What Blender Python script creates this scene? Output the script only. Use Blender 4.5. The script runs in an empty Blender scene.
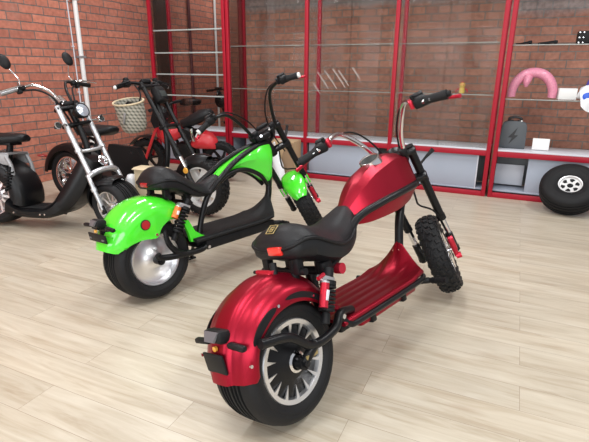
import bpy, bmesh, math, random
from mathutils import Vector, Matrix, Quaternion
random.seed(4)
PI = math.pi
sc = bpy.context.scene
COL = sc.collection
V = Vector

# ------------------------------------------------------------------ materials
def mat(name, base, rough=.5, metal=0., coat=0., bump=0., bscale=80., var=0., vscale=6., spec=None, aniso=0.):
    m = bpy.data.materials.new(name); m.use_nodes = True
    nt = m.node_tree; b = nt.nodes['Principled BSDF']
    b.inputs['Base Color'].default_value = (*base, 1)
    b.inputs['Roughness'].default_value = rough
    b.inputs['Metallic'].default_value = metal
    b.inputs['Coat Weight'].default_value = coat
    b.inputs['Coat Roughness'].default_value = .06
    if spec is not None: b.inputs['Specular IOR Level'].default_value = spec
    if aniso: b.inputs['Anisotropic'].default_value = aniso
    tc = nt.nodes.new('ShaderNodeTexCoord')
    n = nt.nodes.new('ShaderNodeTexNoise'); n.inputs['Scale'].default_value = vscale; n.inputs['Detail'].default_value = 4
    nt.links.new(tc.outputs['Object'], n.inputs['Vector'])
    mr = nt.nodes.new('ShaderNodeMapRange'); v = max(var, .05)
    mr.inputs['To Min'].default_value = 1 - v; mr.inputs['To Max'].default_value = 1 + v
    nt.links.new(n.outputs['Fac'], mr.inputs['Value'])
    mx = nt.nodes.new('ShaderNodeMix'); mx.data_type = 'RGBA'; mx.blend_type = 'MULTIPLY'; mx.inputs['Factor'].default_value = 1
    mx.inputs['A'].default_value = (*base, 1)
    nt.links.new(mr.outputs['Result'], mx.inputs['B'])
    nt.links.new(mx.outputs['Result'], b.inputs['Base Color'])
    if bump:
        n2 = nt.nodes.new('ShaderNodeTexNoise'); n2.inputs['Scale'].default_value = bscale; n2.inputs['Detail'].default_value = 3
        nt.links.new(tc.outputs['Object'], n2.inputs['Vector'])
        bp = nt.nodes.new('ShaderNodeBump'); bp.inputs['Strength'].default_value = bump; bp.inputs['Distance'].default_value = .002
        nt.links.new(n2.outputs['Fac'], bp.inputs['Height']); nt.links.new(bp.outputs['Normal'], b.inputs['Normal'])
    return m

def brick_mat(name, axis, ushift, c1=(.52, .19, .125), c2=(.37, .128, .088), cm=(.155, .13, .118), bloom=False):
    m = bpy.data.materials.new(name); m.use_nodes = True
    nt = m.node_tree; N = nt.nodes.new; L = nt.links.new
    b = nt.nodes['Principled BSDF']; b.inputs['Roughness'].default_value = .85
    g = N('ShaderNodeNewGeometry'); s = N('ShaderNodeSeparateXYZ'); L(g.outputs['Position'], s.inputs[0])
    def mth(op, a, c=None):
        n = N('ShaderNodeMath'); n.operation = op
        for i, x in enumerate((a, c)):
            if x is None: continue
            if isinstance(x, (int, float)): n.inputs[i].default_value = x
            else: L(x, n.inputs[i])
        return n.outputs[0]
    u = mth('ADD', s.outputs[axis], ushift); v = mth('ADD', s.outputs['Z'], .75)
    nz = N('ShaderNodeTexNoise'); nz.inputs['Scale'].default_value = 5; nz.inputs['Detail'].default_value = 2
    L(g.outputs['Position'], nz.inputs['Vector'])
    v = mth('ADD', v, mth('MULTIPLY', mth('SUBTRACT', nz.outputs['Fac'], .5), .012))
    cb = N('ShaderNodeCombineXYZ'); L(u, cb.inputs[0]); L(v, cb.inputs[1])
    def brick(w):
        t = N('ShaderNodeTexBrick'); t.offset = .5; t.inputs['Scale'].default_value = 1
        t.inputs['Brick Width'].default_value = w; t.inputs['Row Height'].default_value = .0747
        t.inputs['Mortar Size'].default_value = .0055; t.inputs['Mortar Smooth'].default_value = .25; t.inputs['Bias'].default_value = -.1
        t.inputs['Color1'].default_value = (*c1, 1); t.inputs['Color2'].default_value = (*c2, 1)
        t.inputs['Mortar'].default_value = (*cm, 1)
        L(cb.outputs[0], t.inputs['Vector']); return t
    t1 = brick(.256); t2 = brick(.128)
    row = mth('FLOOR', mth('DIVIDE', v, .0747))
    hd = mth('LESS_THAN', mth('ABSOLUTE', mth('SUBTRACT', mth('MODULO', row, 6.0), 2.0)), .5)
    mx = N('ShaderNodeMix'); mx.data_type = 'RGBA'; L(hd, mx.inputs['Factor']); L(t1.outputs['Color'], mx.inputs['A']); L(t2.outputs['Color'], mx.inputs['B'])
    mf = N('ShaderNodeMix'); mf.data_type = 'FLOAT'; L(hd, mf.inputs['Factor']); L(t1.outputs['Fac'], mf.inputs['A']); L(t2.outputs['Fac'], mf.inputs['B'])
    # mottling of the brick faces and pale lime bloom patches
    n2 = N('ShaderNodeTexNoise'); n2.inputs['Scale'].default_value = 26; n2.inputs['Detail'].default_value = 6; L(g.outputs['Position'], n2.inputs['Vector'])
    mr = N('ShaderNodeMapRange'); mr.inputs['To Min'].default_value = .55; mr.inputs['To Max'].default_value = 1.45; L(n2.outputs['Fac'], mr.inputs['Value'])
    m2 = N('ShaderNodeMix'); m2.data_type = 'RGBA'; m2.blend_type = 'MULTIPLY'; m2.inputs['Factor'].default_value = 1
    L(mx.outputs['Result'], m2.inputs['A']); L(mr.outputs['Result'], m2.inputs['B'])
    n3 = N('ShaderNodeTexNoise'); n3.inputs['Scale'].default_value = 1.7; n3.inputs['Detail'].default_value = 8; n3.inputs['Roughness'].default_value = .7; L(g.outputs['Position'], n3.inputs['Vector'])
    cr = N('ShaderNodeMapRange'); cr.inputs['From Min'].default_value = .56; cr.inputs['From Max'].default_value = .72; cr.inputs['To Max'].default_value = .45
    L(n3.outputs['Fac'], cr.inputs['Value'])
    m3 = N('ShaderNodeMix'); m3.data_type = 'RGBA'; m3.inputs['B'].default_value = (.34, .23, .19, 1)
    L(cr.outputs['Result'], m3.inputs['Factor']); L(m2.outputs['Result'], m3.inputs['A'])
    col = m3.outputs['Result']
    if bloom:
        f = mth('MULTIPLY', mth('SUBTRACT', s.outputs['Z'], 1.56), 9.0)
        xr = mth('MULTIPLY', mth('ADD', s.outputs['X'], .22), 6.0)
        lim = mth('MINIMUM', f, xr); lim2 = mth('MULTIPLY', mth('SUBTRACT', s.outputs['Z'], 1.715), 14.0)
        a = mth('ADD', mth('MAXIMUM', lim, lim2), mth('MULTIPLY', mth('SUBTRACT', n3.outputs['Fac'], .5), 2.2))
        cl = N('ShaderNodeClamp'); L(a, cl.inputs[0]); cl.inputs['Max'].default_value = .72
        m4 = N('ShaderNodeMix'); m4.data_type = 'RGBA'
        m5 = N('ShaderNodeMapRange'); m5.inputs['To Min'].default_value = .10; m5.inputs['To Max'].default_value = .42; L(n2.outputs['Fac'], m5.inputs['Value'])
        L(cl.outputs[0], m4.inputs['Factor']); L(col, m4.inputs['A']); L(m5.outputs[0], m4.inputs['B']); col = m4.outputs['Result']
    L(col, b.inputs['Base Color'])
    bp = N('ShaderNodeBump'); bp.inputs['Strength'].default_value = .8; bp.inputs['Distance'].default_value = .006
    hs = mth('SUBTRACT', mth('MULTIPLY', n2.outputs['Fac'], .35), mf.outputs['Result'])
    L(hs, bp.inputs['Height']); L(bp.outputs['Normal'], b.inputs['Normal'])
    return m

def floor_mat():
    m = bpy.data.materials.new('oak_laminate'); m.use_nodes = True
    nt = m.node_tree; N = nt.nodes.new; L = nt.links.new
    b = nt.nodes['Principled BSDF']
    g = N('ShaderNodeNewGeometry')
    mp = N('ShaderNodeMapping'); mp.inputs['Location'].default_value = (.87 + 10.2, -.801 + .1422 * 60, 0); L(g.outputs['Position'], mp.inputs['Vector'])
    t = N('ShaderNodeTexBrick'); t.offset = .5; t.inputs['Scale'].default_value = 1; t.inputs['Brick Width'].default_value = 1.02
    t.inputs['Row Height'].default_value = .1422; t.inputs['Mortar Size'].default_value = .0008; t.inputs['Mortar Smooth'].default_value = .1; t.inputs['Bias'].default_value = 0
    t.inputs['Color1'].default_value = (0, 0, 0, 1); t.inputs['Color2'].default_value = (1, 1, 1, 1); t.inputs['Mortar'].default_value = (.5, .5, .5, 1)
    L(mp.outputs[0], t.inputs['Vector'])
    # grain runs along the planks; shifted per plank so that it breaks at the joints
    ad = N('ShaderNodeVectorMath'); ad.operation = 'MULTIPLY_ADD'; ad.inputs[1].default_value = (7.3, 3.1, 5.7)
    L(t.outputs['Color'], ad.inputs[0]); L(g.outputs['Position'], ad.inputs[2])
    sc1 = N('ShaderNodeVectorMath'); sc1.operation = 'MULTIPLY'; sc1.inputs[1].default_value = (1.5, 17, 1); L(ad.outputs[0], sc1.inputs[0])
    n1 = N('ShaderNodeTexNoise'); n1.inputs['Scale'].default_value = 1.6; n1.inputs['Detail'].default_value = 7; n1.inputs['Roughness'].default_value = .62; n1.inputs['Distortion'].default_value = .7
    L(sc1.outputs[0], n1.inputs['Vector'])
    sc2 = N('ShaderNodeVectorMath'); sc2.operation = 'MULTIPLY'; sc2.inputs[1].default_value = (2.2, 6, 1); L(ad.outputs[0], sc2.inputs[0])
    n2 = N('ShaderNodeTexNoise'); n2.inputs['Scale'].default_value = 1.2; n2.inputs['Detail'].default_value = 3; L(sc2.outputs[0], n2.inputs['Vector'])
    cr = N('ShaderNodeValToRGB'); e = cr.color_ramp.elements
    e[0].position = .28; e[0].color = (.385, .315, .228, 1); e[1].position = .74; e[1].color = (.575, .525, .432, 1)
    x = e.new(.5); x.color = (.50, .44, .345, 1)
    L(n1.outputs['Fac'], cr.inputs['Fac'])
    # small dark knots
    sc3 = N('ShaderNodeVectorMath'); sc3.operation = 'MULTIPLY'; sc3.inputs[1].default_value = (2.6, 8, 1); L(ad.outputs[0], sc3.inputs[0])
    vo = N('ShaderNodeTexVoronoi'); vo.inputs['Scale'].default_value = .75; L(sc3.outputs[0], vo.inputs['Vector'])
    kr = N('ShaderNodeMapRange'); kr.inputs['From Min'].default_value = .02; kr.inputs['From Max'].default_value = .16; kr.inputs['To Min'].default_value = .45; kr.inputs['To Max'].default_value = 0
    L(vo.outputs['Distance'], kr.inputs['Value'])
    k = N('ShaderNodeMix'); k.data_type = 'RGBA'; k.inputs['B'].default_value = (.33, .24, .16, 1); L(kr.outputs[0], k.inputs['Factor']); L(cr.outputs['Color'], k.inputs['A'])
    tone = N('ShaderNodeMapRange'); tone.inputs['To Min'].default_value = .86; tone.inputs['To Max'].default_value = 1.1; L(n2.outputs['Fac'], tone.inputs['Value'])
    tb = N('ShaderNodeMapRange'); tb.inputs['To Min'].default_value = .95; tb.inputs['To Max'].default_value = 1.05; L(t.outputs['Color'], tb.inputs['Value'])
    tm = N('ShaderNodeMath'); tm.operation = 'MULTIPLY'; L(tone.outputs[0], tm.inputs[0]); L(tb.outputs[0], tm.inputs[1])
    m2 = N('ShaderNodeMix'); m2.data_type = 'RGBA'; m2.blend_type = 'MULTIPLY'; m2.inputs['Factor'].default_value = 1; L(k.outputs['Result'], m2.inputs['A']); L(tm.outputs[0], m2.inputs['B'])
    m3 = N('ShaderNodeMix'); m3.data_type = 'RGBA'; m3.inputs['B'].default_value = (.27, .21, .16, 1)
    L(t.outputs['Fac'], m3.inputs['Factor']); L(m2.outputs['Result'], m3.inputs['A'])
    L(m3.outputs['Result'], b.inputs['Base Color'])
    b.inputs['Roughness'].default_value = .34; b.inputs['Specular IOR Level'].default_value = .45
    bp = N('ShaderNodeBump'); bp.inputs['Strength'].default_value = .12; bp.inputs['Distance'].default_value = .002; L(n1.outputs['Fac'], bp.inputs['Height']); L(bp.outputs['Normal'], b.inputs['Normal'])
    return m

def glass_mat(name='display_glass', tint=(.93, .945, .94), refl=.18):
    m = bpy.data.materials.new(name); m.use_nodes = True
    nt = m.node_tree; N = nt.nodes.new; L = nt.links.new
    for n in list(nt.nodes): nt.nodes.remove(n)
    o = N('ShaderNodeOutputMaterial'); tr = N('ShaderNodeBsdfTransparent'); tr.inputs[0].default_value = (*tint, 1)
    gl = N('ShaderNodeBsdfGlossy'); gl.inputs['Roughness'].default_value = .02
    fr = N('ShaderNodeFresnel'); fr.inputs['IOR'].default_value = 1.45
    ns = N('ShaderNodeTexNoise'); ns.inputs['Scale'].default_value = 3; tc = N('ShaderNodeTexCoord'); L(tc.outputs['Object'], ns.inputs['Vector'])
    mu = N('ShaderNodeMath'); mu.operation = 'MULTIPLY'; mu.inputs[1].default_value = refl; L(fr.outputs[0], mu.inputs[0])
    mx = N('ShaderNodeMixShader'); L(mu.outputs[0], mx.inputs[0]); L(tr.outputs[0], mx.inputs[1]); L(gl.outputs[0], mx.inputs[2]); L(mx.outputs[0], o.inputs[0])
    return m

def plaid_mat():
    m = bpy.data.materials.new('plaid_canvas'); m.use_nodes = True
    nt = m.node_tree; N = nt.nodes.new; L = nt.links.new; b = nt.nodes['Principled BSDF']; b.inputs['Roughness'].default_value = .9
    tc = N('ShaderNodeTexCoord'); outs = []
    for d in ('Z', 'DIAGONAL'):
        w = N('ShaderNodeTexWave'); w.bands_direction = d; w.inputs['Scale'].default_value = 13 if d == 'Z' else 15; w.inputs['Distortion'].default_value = .3
        L(tc.outputs['Object'], w.inputs['Vector']); outs.append(w.outputs['Fac'])
    a = N('ShaderNodeMath'); a.operation = 'ADD'; L(outs[0], a.inputs[0]); L(outs[1], a.inputs[1])
    cr = N('ShaderNodeValToRGB'); e = cr.color_ramp.elements; e[0].position = .2; e[0].color = (.50, .47, .40, 1); e[1].position = .95; e[1].color = (.10, .105, .085, 1)
    x = e.new(.55); x.color = (.30, .28, .23, 1)
    h = N('ShaderNodeMath'); h.operation = 'MULTIPLY'; h.inputs[1].default_value = .5; L(a.outputs[0], h.inputs[0]); L(h.outputs[0], cr.inputs['Fac']); L(cr.outputs['Color'], b.inputs['Base Color'])
    return m

RED = mat('satin_red_wrap', (.32, .008, .025), .36, .80, .0, bump=.05, bscale=400, spec=.5)
REDP = mat('red_powder_coat', (.55, .02, .03), .38, 0, .15)
REDAN = mat('red_anodised', (.62, .03, .06), .28, .7)
REDL = mat('red_reflector', (.75, .03, .02), .18, 0, .8)
GREEN = mat('gloss_green_paint', (.075, .76, .03), .22, 0, .9)
BLACK = mat('black_paint', (.006, .006, .007), .34, 0, .0, spec=.28)
BLKP = mat('black_plastic', (.008, .008, .009), .5, spec=.22, bump=.1, bscale=300)
DECKB = mat('black_deck_grip', (.011, .0115, .0125), .6, spec=.22, bump=.5, bscale=180)
LEATH = mat('black_leatherette', (.008, .0085, .010), .48, bump=.35, bscale=260, spec=.3)
RUB = mat('tyre_rubber', (.010, .010, .011), .6, bump=.25, bscale=150, spec=.25)
RUBW = mat('worn_rubber', (.045, .045, .047), .7, bump=.25, bscale=150)
CHROME = mat('chrome', (.78, .78, .8), .12, 1)
ALU = mat('spun_aluminium', (.82, .82, .84), .30, .95, aniso=.5)
SILV = mat('silver_paint', (.52, .53, .55), .3, .7)
WHITE = mat('white_plastic', (.78, .78, .77), .5)
WALU = mat('white_rim_paint', (.74, .74, .74), .35, .3)
GREY = mat('grey_laminate_panel', (.36, .405, .49), .45)
LGREY = mat('pale_counter_laminate', (.62, .64, .70), .35)
DGREY = mat('dark_inner_laminate', (.20, .205, .21), .55)
ORNG = mat('orange_anodised', (.80, .18, .04), .35, .3)
AMBER = mat('amber_lens', (.85, .42, .06), .2, 0, .6)
LENS = mat('smoked_lens', (.12, .12, .13), .3, .0, .3)
HEADL = mat('headlight_lens', (.55, .62, .72), .1, .5, .8, bump=.6, bscale=60)
DGLASS = mat('display_face', (.045, .05, .048), .5, 0, 0, spec=.1)
GOLD = mat('gold_thread', (.36, .27, .11), .5, .3)
CARD = mat('cardboard', (.47, .33, .19), .85, var=.12)
CARDD = mat('cardboard_darker', (.30, .20, .12), .85, var=.12)
PINK = mat('pink_glitter', (.70, .25, .36), .4, 0, .3, bump=.6, bscale=120, var=.35, vscale=90)
FELT = mat('grey_felt_case', (.095, .105, .115), .75, bump=.4, bscale=350)
FELTD = mat('dark_case_trim', (.02, .02, .022), .5)
BAGW = mat('white_film', (.78, .80, .83), .35, 0, .3, bump=.6, bscale=25)
BLUE = mat('blue_print', (.02, .10, .62), .35)
VIOL = mat('violet_wrap', (.10, .08, .42), .5)
YEL = mat('toy_yellow', (.75, .52, .12), .5)
PLAST = mat('plaster_white', (.72, .71, .69), .9, bump=.2)
WOODD = mat('dark_stained_timber', (.035, .024, .02), .55, var=.2)
CREAM = mat('cream_card', (.58, .47, .31), .8, var=.1)
PLAID = plaid_mat()
BRL = brick_mat('brick_left', 'Y', .146 + 10.0)
BRB = brick_mat('brick_back', 'X', .115 + 10.0, (.42, .195, .135), (.30, .135, .095), (.21, .18, .16), True)
BRR = brick_mat('brick_recess', 'X', .04 + 10.0)
FLOOR = floor_mat()
GLASS = glass_mat()
GLASSE = mat('glass_edge', (.62, .67, .66), .15, 0, .5)
GLASSD = mat('glass_edge_dim', (.30, .31, .29), .2, 0, .2)
REDD = mat('deep_red_reflector', (.40, .015, .02), .25, 0, .4)
PALE = mat('off_white', (.60, .57, .53), .5)

# ------------------------------------------------------------------ mesh builder
def crom(pts, per=6):
    pts = [V(p) for p in pts]
    if len(pts) < 3: return pts
    out = []
    for i in range(len(pts) - 1):
        p0 = pts[i - 1] if i else pts[0] * 2 - pts[1]; p1, p2 = pts[i], pts[i + 1]
        p3 = pts[i + 2] if i + 2 < len(pts) else pts[-1] * 2 - pts[-2]
        for k in range(per):
            t = k / per
            out.append(.5 * ((2 * p1) + (p2 - p0) * t + (2 * p0 - 5 * p1 + 4 * p2 - p3) * t * t + (3 * p1 - p0 - 3 * p2 + p3) * t ** 3))
    out.append(pts[-1]); return out

class M:
    def __init__(s): s.v = []; s.f = []; s.mi = []; s.cur = 0
    def face(s, ids): s.f.append(ids); s.mi.append(s.cur)
    def grid(s, rows, closed_u=False, closed_v=False):
        b = len(s.v); n = len(rows[0]); R = len(rows)
        for r in rows: s.v += [tuple(p) for p in r]
        for i in range(R if closed_v else R - 1):
            for j in range(n if closed_u else n - 1):
                i2, j2 = (i + 1) % R, (j + 1) % n
                s.face((b + i * n + j, b + i * n + j2, b + i2 * n + j2, b + i2 * n + j))
        return b
    def loft(s, rings, cap=True):
        b = s.grid(rings, closed_u=True); n = len(rings[0])
        if cap:
            s.face(tuple(range(b, b + n))); e = b + n * (len(rings) - 1); s.face(tuple(reversed(range(e, e + n))))
        return s
    def tube(s, pts, r, n=10, sm=True, cap=True, per=6, flat=1.):
        P = crom(pts, per) if sm and len(pts) > 2 else [V(p) for p in pts]
        m = len(P); rr = r if isinstance(r, (list, tuple)) else None
        T = [(P[min(i + 1, m - 1)] - P[max(i - 1, 0)]).normalized() for i in range(m)]
        up = V((0, 0, 1)) if abs(T[0].z) < .9 else V((1, 0, 0))
        a = (up - T[0] * up.dot(T[0])).normalized(); rings = []
        for i in range(m):
            a = (a - T[i] * a.dot(T[i])).normalized(); c = T[i].cross(a)
            if rr: q = i / (m - 1) * (len(rr) - 1); k = min(int(q), len(rr) - 2); ra = rr[k] + (rr[k + 1] - rr[k]) * (q - k)
            else: ra = r
            rings.append([P[i] + a * (ra * math.cos(2 * PI * k / n)) + c * (ra * flat * math.sin(2 * PI * k / n)) for k in range(n)])
        return s.loft(rings, cap)
    def lathe(s, prof, c, ax, n=40, closed=True, a0=0, a1=2 * PI, ref=None):
        c, ax = V(c), V(ax).normalized()
        u = (ref and V(ref)) or (V((1, 0, 0)) if abs(ax.x) < .8 else V((0, 0, 1)))
        u = (u - ax * u.dot(ax)).normalized(); w = ax.cross(u)
        full = abs(a1 - a0 - 2 * PI) < 1e-6; rows = []
        for k in range(n if full else n + 1):
            t = a0 + (a1 - a0) * k / n; d = u * math.cos(t) + w * math.sin(t)
            rows.append([c + d * r + ax * h for r, h in prof])
        b = s.grid(rows, closed_u=closed, closed_v=full)
        if closed and not full:
            m = len(prof); s.face(tuple(range(b, b + m))); e = b + m * n; s.face(tuple(reversed(range(e, e + m))))
        return s
    def cyl(s, p, q, r, n=16, r2=None):
        p, q = V(p), V(q); r2 = r if r2 is None else r2; h = (q - p).length
        return s.lathe([(0.0001, 0), (r, 0), (r2, h), (.0001, h)], p, q - p, n, closed=False)
    def box(s, c, size, R=None, bev=.0, seg=2):
        bm = bmesh.new(); bmesh.ops.create_cube(bm, size=1)
        for v in bm.verts: v.co = V((v.co.x * size[0], v.co.y * size[1], v.co.z * size[2]))
        if bev: bmesh.ops.bevel(bm, geom=bm.edges[:], offset=min(bev, min(size) * .49), segments=seg, affect='EDGES', profile=.5)
        b = len(s.v); bm.verts.ensure_lookup_table(); bm.verts.index_update(); c = V(c)
        for v in bm.verts:
            p = v.co if R is None else R @ v.co
            s.v.append(tuple(p + c))
        for f in bm.faces: s.face(tuple(b + v.index for v in f.verts))
        bm.free(); return s
    def prism(s, poly, o, ex, ey, th):
        o, ex, ey = V(o), V(ex), V(ey); ez = ex.cross(ey).normalized() * th
        a = [o + ex * x + ey * y for x, y in poly]
        return s.loft([a, [p + ez for p in a]])
    def ball(s, c, r, n=16, m=10, R=None):
        r = (r, r, r) if isinstance(r, (int, float)) else r; c = V(c); rows = []
        for i in range(m + 1):
            t = PI * i / m; t = min(max(t, .02), PI - .02)
            row = [V((r[0] * math.sin(t) * math.cos(2 * PI * k / n), r[1] * math.sin(t) * math.sin(2 * PI * k / n), r[2] * math.cos(t))) for k in range(n)]
            rows.append([c + (R @ p if R else p) for p in row])
        return s.loft(rows)
    def map(s, fn):
        s.v = [tuple(fn(V(p))) for p in s.v]; return s

def obj(name, m, mats, parent=None, ang=38, solid=0.):
    me = bpy.data.meshes.new(name); me.from_pydata([tuple(p) for p in m.v], [], m.f)
    mats = mats if isinstance(mats, (list, tuple)) else [mats]
    for x in mats: me.materials.append(x)
    for p, i in zip(me.polygons, m.mi): p.material_index = i
    bm = bmesh.new(); bm.from_mesh(me)
    bmesh.ops.remove_doubles(bm, verts=bm.verts[:], dist=1e-6)
    bmesh.ops.recalc_face_normals(bm, faces=bm.faces[:])
    if solid:
        geom = bm.faces[:]; bmesh.ops.solidify(bm, geom=geom, thickness=solid)
        bmesh.ops.recalc_face_normals(bm, faces=bm.faces[:])
    for f in bm.faces: f.smooth = True
    for e in bm.edges:
        if len(e.link_faces) == 2 and e.calc_face_angle(0) > math.radians(ang): e.smooth = False
    bm.to_mesh(me); bm.free(); me.update()
    o = bpy.data.objects.new(name, me); COL.objects.link(o)
    if parent: o.parent = parent
    return o

def tag(o, label=None, cat=None, group=None, kind=None):
    if label: o['label'] = label
    if cat: o['category'] = cat
    if group: o['group'] = group
    if kind: o['kind'] = kind
    return o
def empty(name, label, cat, group=None, mw=None):
    o = bpy.data.objects.new(name, None); COL.objects.link(o); o.empty_display_size = .1
    if mw is not None: o.matrix_world = mw
    return tag(o, label, cat, group)
def struct(name, m, mats): return tag(obj(name, m, mats), kind='structure')
def pose(phi, lam, O):
    p, l = math.radians(phi), math.radians(lam)
    f = V((math.sin(p), math.cos(p), 0)); lf = V((-math.cos(p), math.sin(p), 0)); Z = V((0, 0, 1))
    u = Z * math.cos(l) + lf * math.sin(l); L = lf * math.cos(l) - Z * math.sin(l)
    return Matrix(((f.x, L.x, u.x, O[0]), (f.y, L.y, u.y, O[1]), (f.z, L.z, u.z, O[2]), (0, 0, 0, 1)))
def forkframe(xh, zh, rho, dl):
    ax = V((math.sin(rho), 0, -math.cos(rho))); e1 = V((math.cos(rho), 0, math.sin(rho))); e2 = V((0, 1, 0))
    c, s = math.cos(dl), math.sin(dl); f1 = e1 * c + e2 * s; f2 = e2 * c - e1 * s; h = V((xh, 0, zh))
    fk = lambda a, b, d: h + f1 * a + f2 * b + ax * d
    return fk, f1, f2, ax

# ------------------------------------------------------------------ shared vehicle pieces
def tyre_profile(R, w, rr, grooves=(), gd=.008):
    s = R - rr
    half = [(rr, .80 * w), (rr + .06 * s, .86 * w), (rr + .30 * s, .985 * w), (rr + .40 * s, 1.0 * w), (rr + .44 * s, .985 * w), (rr + .48 * s, 1.0 * w), (rr + .62 * s, .99 * w), (rr + .80 * s, .89 * w), (rr + .9 * s, .76 * w), (R - .045 * s, .56 * w)]
    for g in sorted(grooves, reverse=True):
        y = g * w; r0 = R - .045 * s * (g / .56) ** 2
        half += [(r0, y + .006), (r0 - gd, y + .0045), (r0 - gd, y - .0045), (r0, y - .006)]
    half.append((R, .0))
    return half + [(r, -y) for r, y in reversed(half[:-1])] + [(rr, 0)]
def fat_tyre(name, R, w, rr, c, ax, parent, grooves=(.2, .46), n=72):
    m = M().lathe(tyre_profile(R, w, rr, grooves), c, ax, n)
    return obj(name, m, RUB, parent, ang=40)
def knob_tyre(name, R, w, rr, c, ax, ref, parent, rows=5, n=30, kn=.009):
    c, ax = V(c), V(ax).normalized(); u = V(ref); u = (u - ax * u.dot(ax)).normalized(); q = ax.cross(u)
    m = M().lathe(tyre_profile(R - kn, w, rr), c, ax, 60, ref=ref)
    s = R - rr
    for k in range(n):
        for j, (off, rad, tilt, wd, ln) in enumerate(((0, R, 0, .34, .62), (.52, R - .05 * s, .35, .36, .55), (-.52, R - .05 * s, -.35, .36, .55), (.9, R - .22 * s, .9, .26, .5), (-.9, R - .22 * s, -.9, .26, .5))):
            a = 2 * PI * (k + (.5 if j in (1, 2) else 0)) / n
            d = u * math.cos(a) + q * math.sin(a); tn = ax.cross(d)
            nr = (d * math.cos(tilt) + ax * math.sin(tilt)).normalized(); sd = nr.cross(tn).normalized()
            sk = .35 if j == 0 else (-.25 if off > 0 else .25)
            tt = (tn + sd * sk).normalized(); sd = nr.cross(tt).normalized()
            Rm = Matrix((tt, sd, nr)).transposed()
            m.box(c + d * (rad - kn * .8) + ax * (off * w), (2 * PI * R / n * ln, w * wd, kn * 1.9), Rm, .002, 1)
    return obj(name, m, RUB, parent, ang=35)
def dish(m, prof, c, ax, n=48):
    m.lathe(prof, c, ax, n, closed=False)
def both(prof): return [prof, [(r, -y) for r, y in prof]]
def spoke_rim(rr, hw, c, ax, ref, parent, matr, nsp=5, sw=.03, curved=.25, name='rim'):
    # cast rim: barrel ring, hub and flat spokes that join them, seen from both sides
    c, ax = V(c), V(ax).normalized(); u = V(ref); u = (u - ax * u.dot(ax)).normalized(); q = ax.cross(u)
    m = M().lathe([(rr, hw), (rr * .93, hw * .98), (rr * .88, hw * .7), (rr * .88, -hw * .7), (rr * .93, -hw * .98), (rr, -hw)], c, ax, 48)
    m.lathe([(.0001, hw * .62), (rr * .24, hw * .62), (rr * .3, hw * .4), (rr * .3, -hw * .4), (rr * .24, -hw * .62), (.0001, -hw * .62)], c, ax, 24, closed=False)
    for k in range(nsp):
        a = 2 * PI * k / nsp; rows = []
        for i in range(6):
            t = i / 5; r = rr * (.26 + .65 * t); aa = a + curved * t
            d = u * math.cos(aa) + q * math.sin(aa); tn = ax.cross(d); h = sw * (1.15 - .35 * t + .3 * max(0, t - .7)); z = hw * (.45 - .12 * t)
            rows.append([c + d * r + tn * h * .5 + ax * z, c + d * r - tn * h * .5 + ax * z, c + d * r - tn * h * .5 - ax * z, c + d * r + tn * h * .5 - ax * z])
        m.loft(rows)
    return obj(name, m, matr, parent, ang=35)
def helix(m, p, q, R, r, turns, n=6):
    p, q = V(p), V(q); T = (q - p).normalized(); a = T.orthogonal().normalized(); b = T.cross(a); N = int(turns * 12)
    m.tube([p + (q - p) * (i / N) + (a * math.cos(2 * PI * turns * i / N) + b * math.sin(2 * PI * turns * i / N)) * R for i in range(N + 1)], r, n, sm=False)
def ring_section(hw, zt, zs, zb, x, n=10, crown=2.2):
    # closed seat-like section in the y,z plane: domed top, rounded flank, flat underside
    pts = []
    for i in range(n + 1):
        t = -1 + 2 * i / n; pts.append(V((x, hw * t, zs + (zt - zs) * (1 - abs(t) ** crown))))
    pts += [V((x, hw * 1.02, zs - (zs - zb) * .35)), V((x, hw * .96, zs - (zs - zb) * .75)), V((x, hw * .8, zb)), V((x, 0, zb)), V((x, -hw * .8, zb)), V((x, -hw * .96, zs - (zs - zb) * .75)), V((x, -hw * 1.02, zs - (zs - zb) * .35))]
    return pts
def lerp_stations(st, per=4):
    rows = crom_n(st, per); return rows
def crom_n(st, per):
    out = []
    n = len(st)
    for i in range(n - 1):
        p0 = st[i - 1] if i else [2 * a - b for a, b in zip(st[0], st[1])]; p1, p2 = st[i], st[i + 1]
        p3 = st[i + 2] if i + 2 < n else [2 * a - b for a, b in zip(st[-1], st[-2])]
        for k in range(per):
            t = k / per
            out.append([.5 * (2 * b + (c - a) * t + (2 * a - 5 * b + 4 * c - d) * t * t + (3 * b - a - 3 * c + d) * t ** 3) for a, b, c, d in zip(p0, p1, p2, p3)])
    out.append(list(st[-1])); return out

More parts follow.
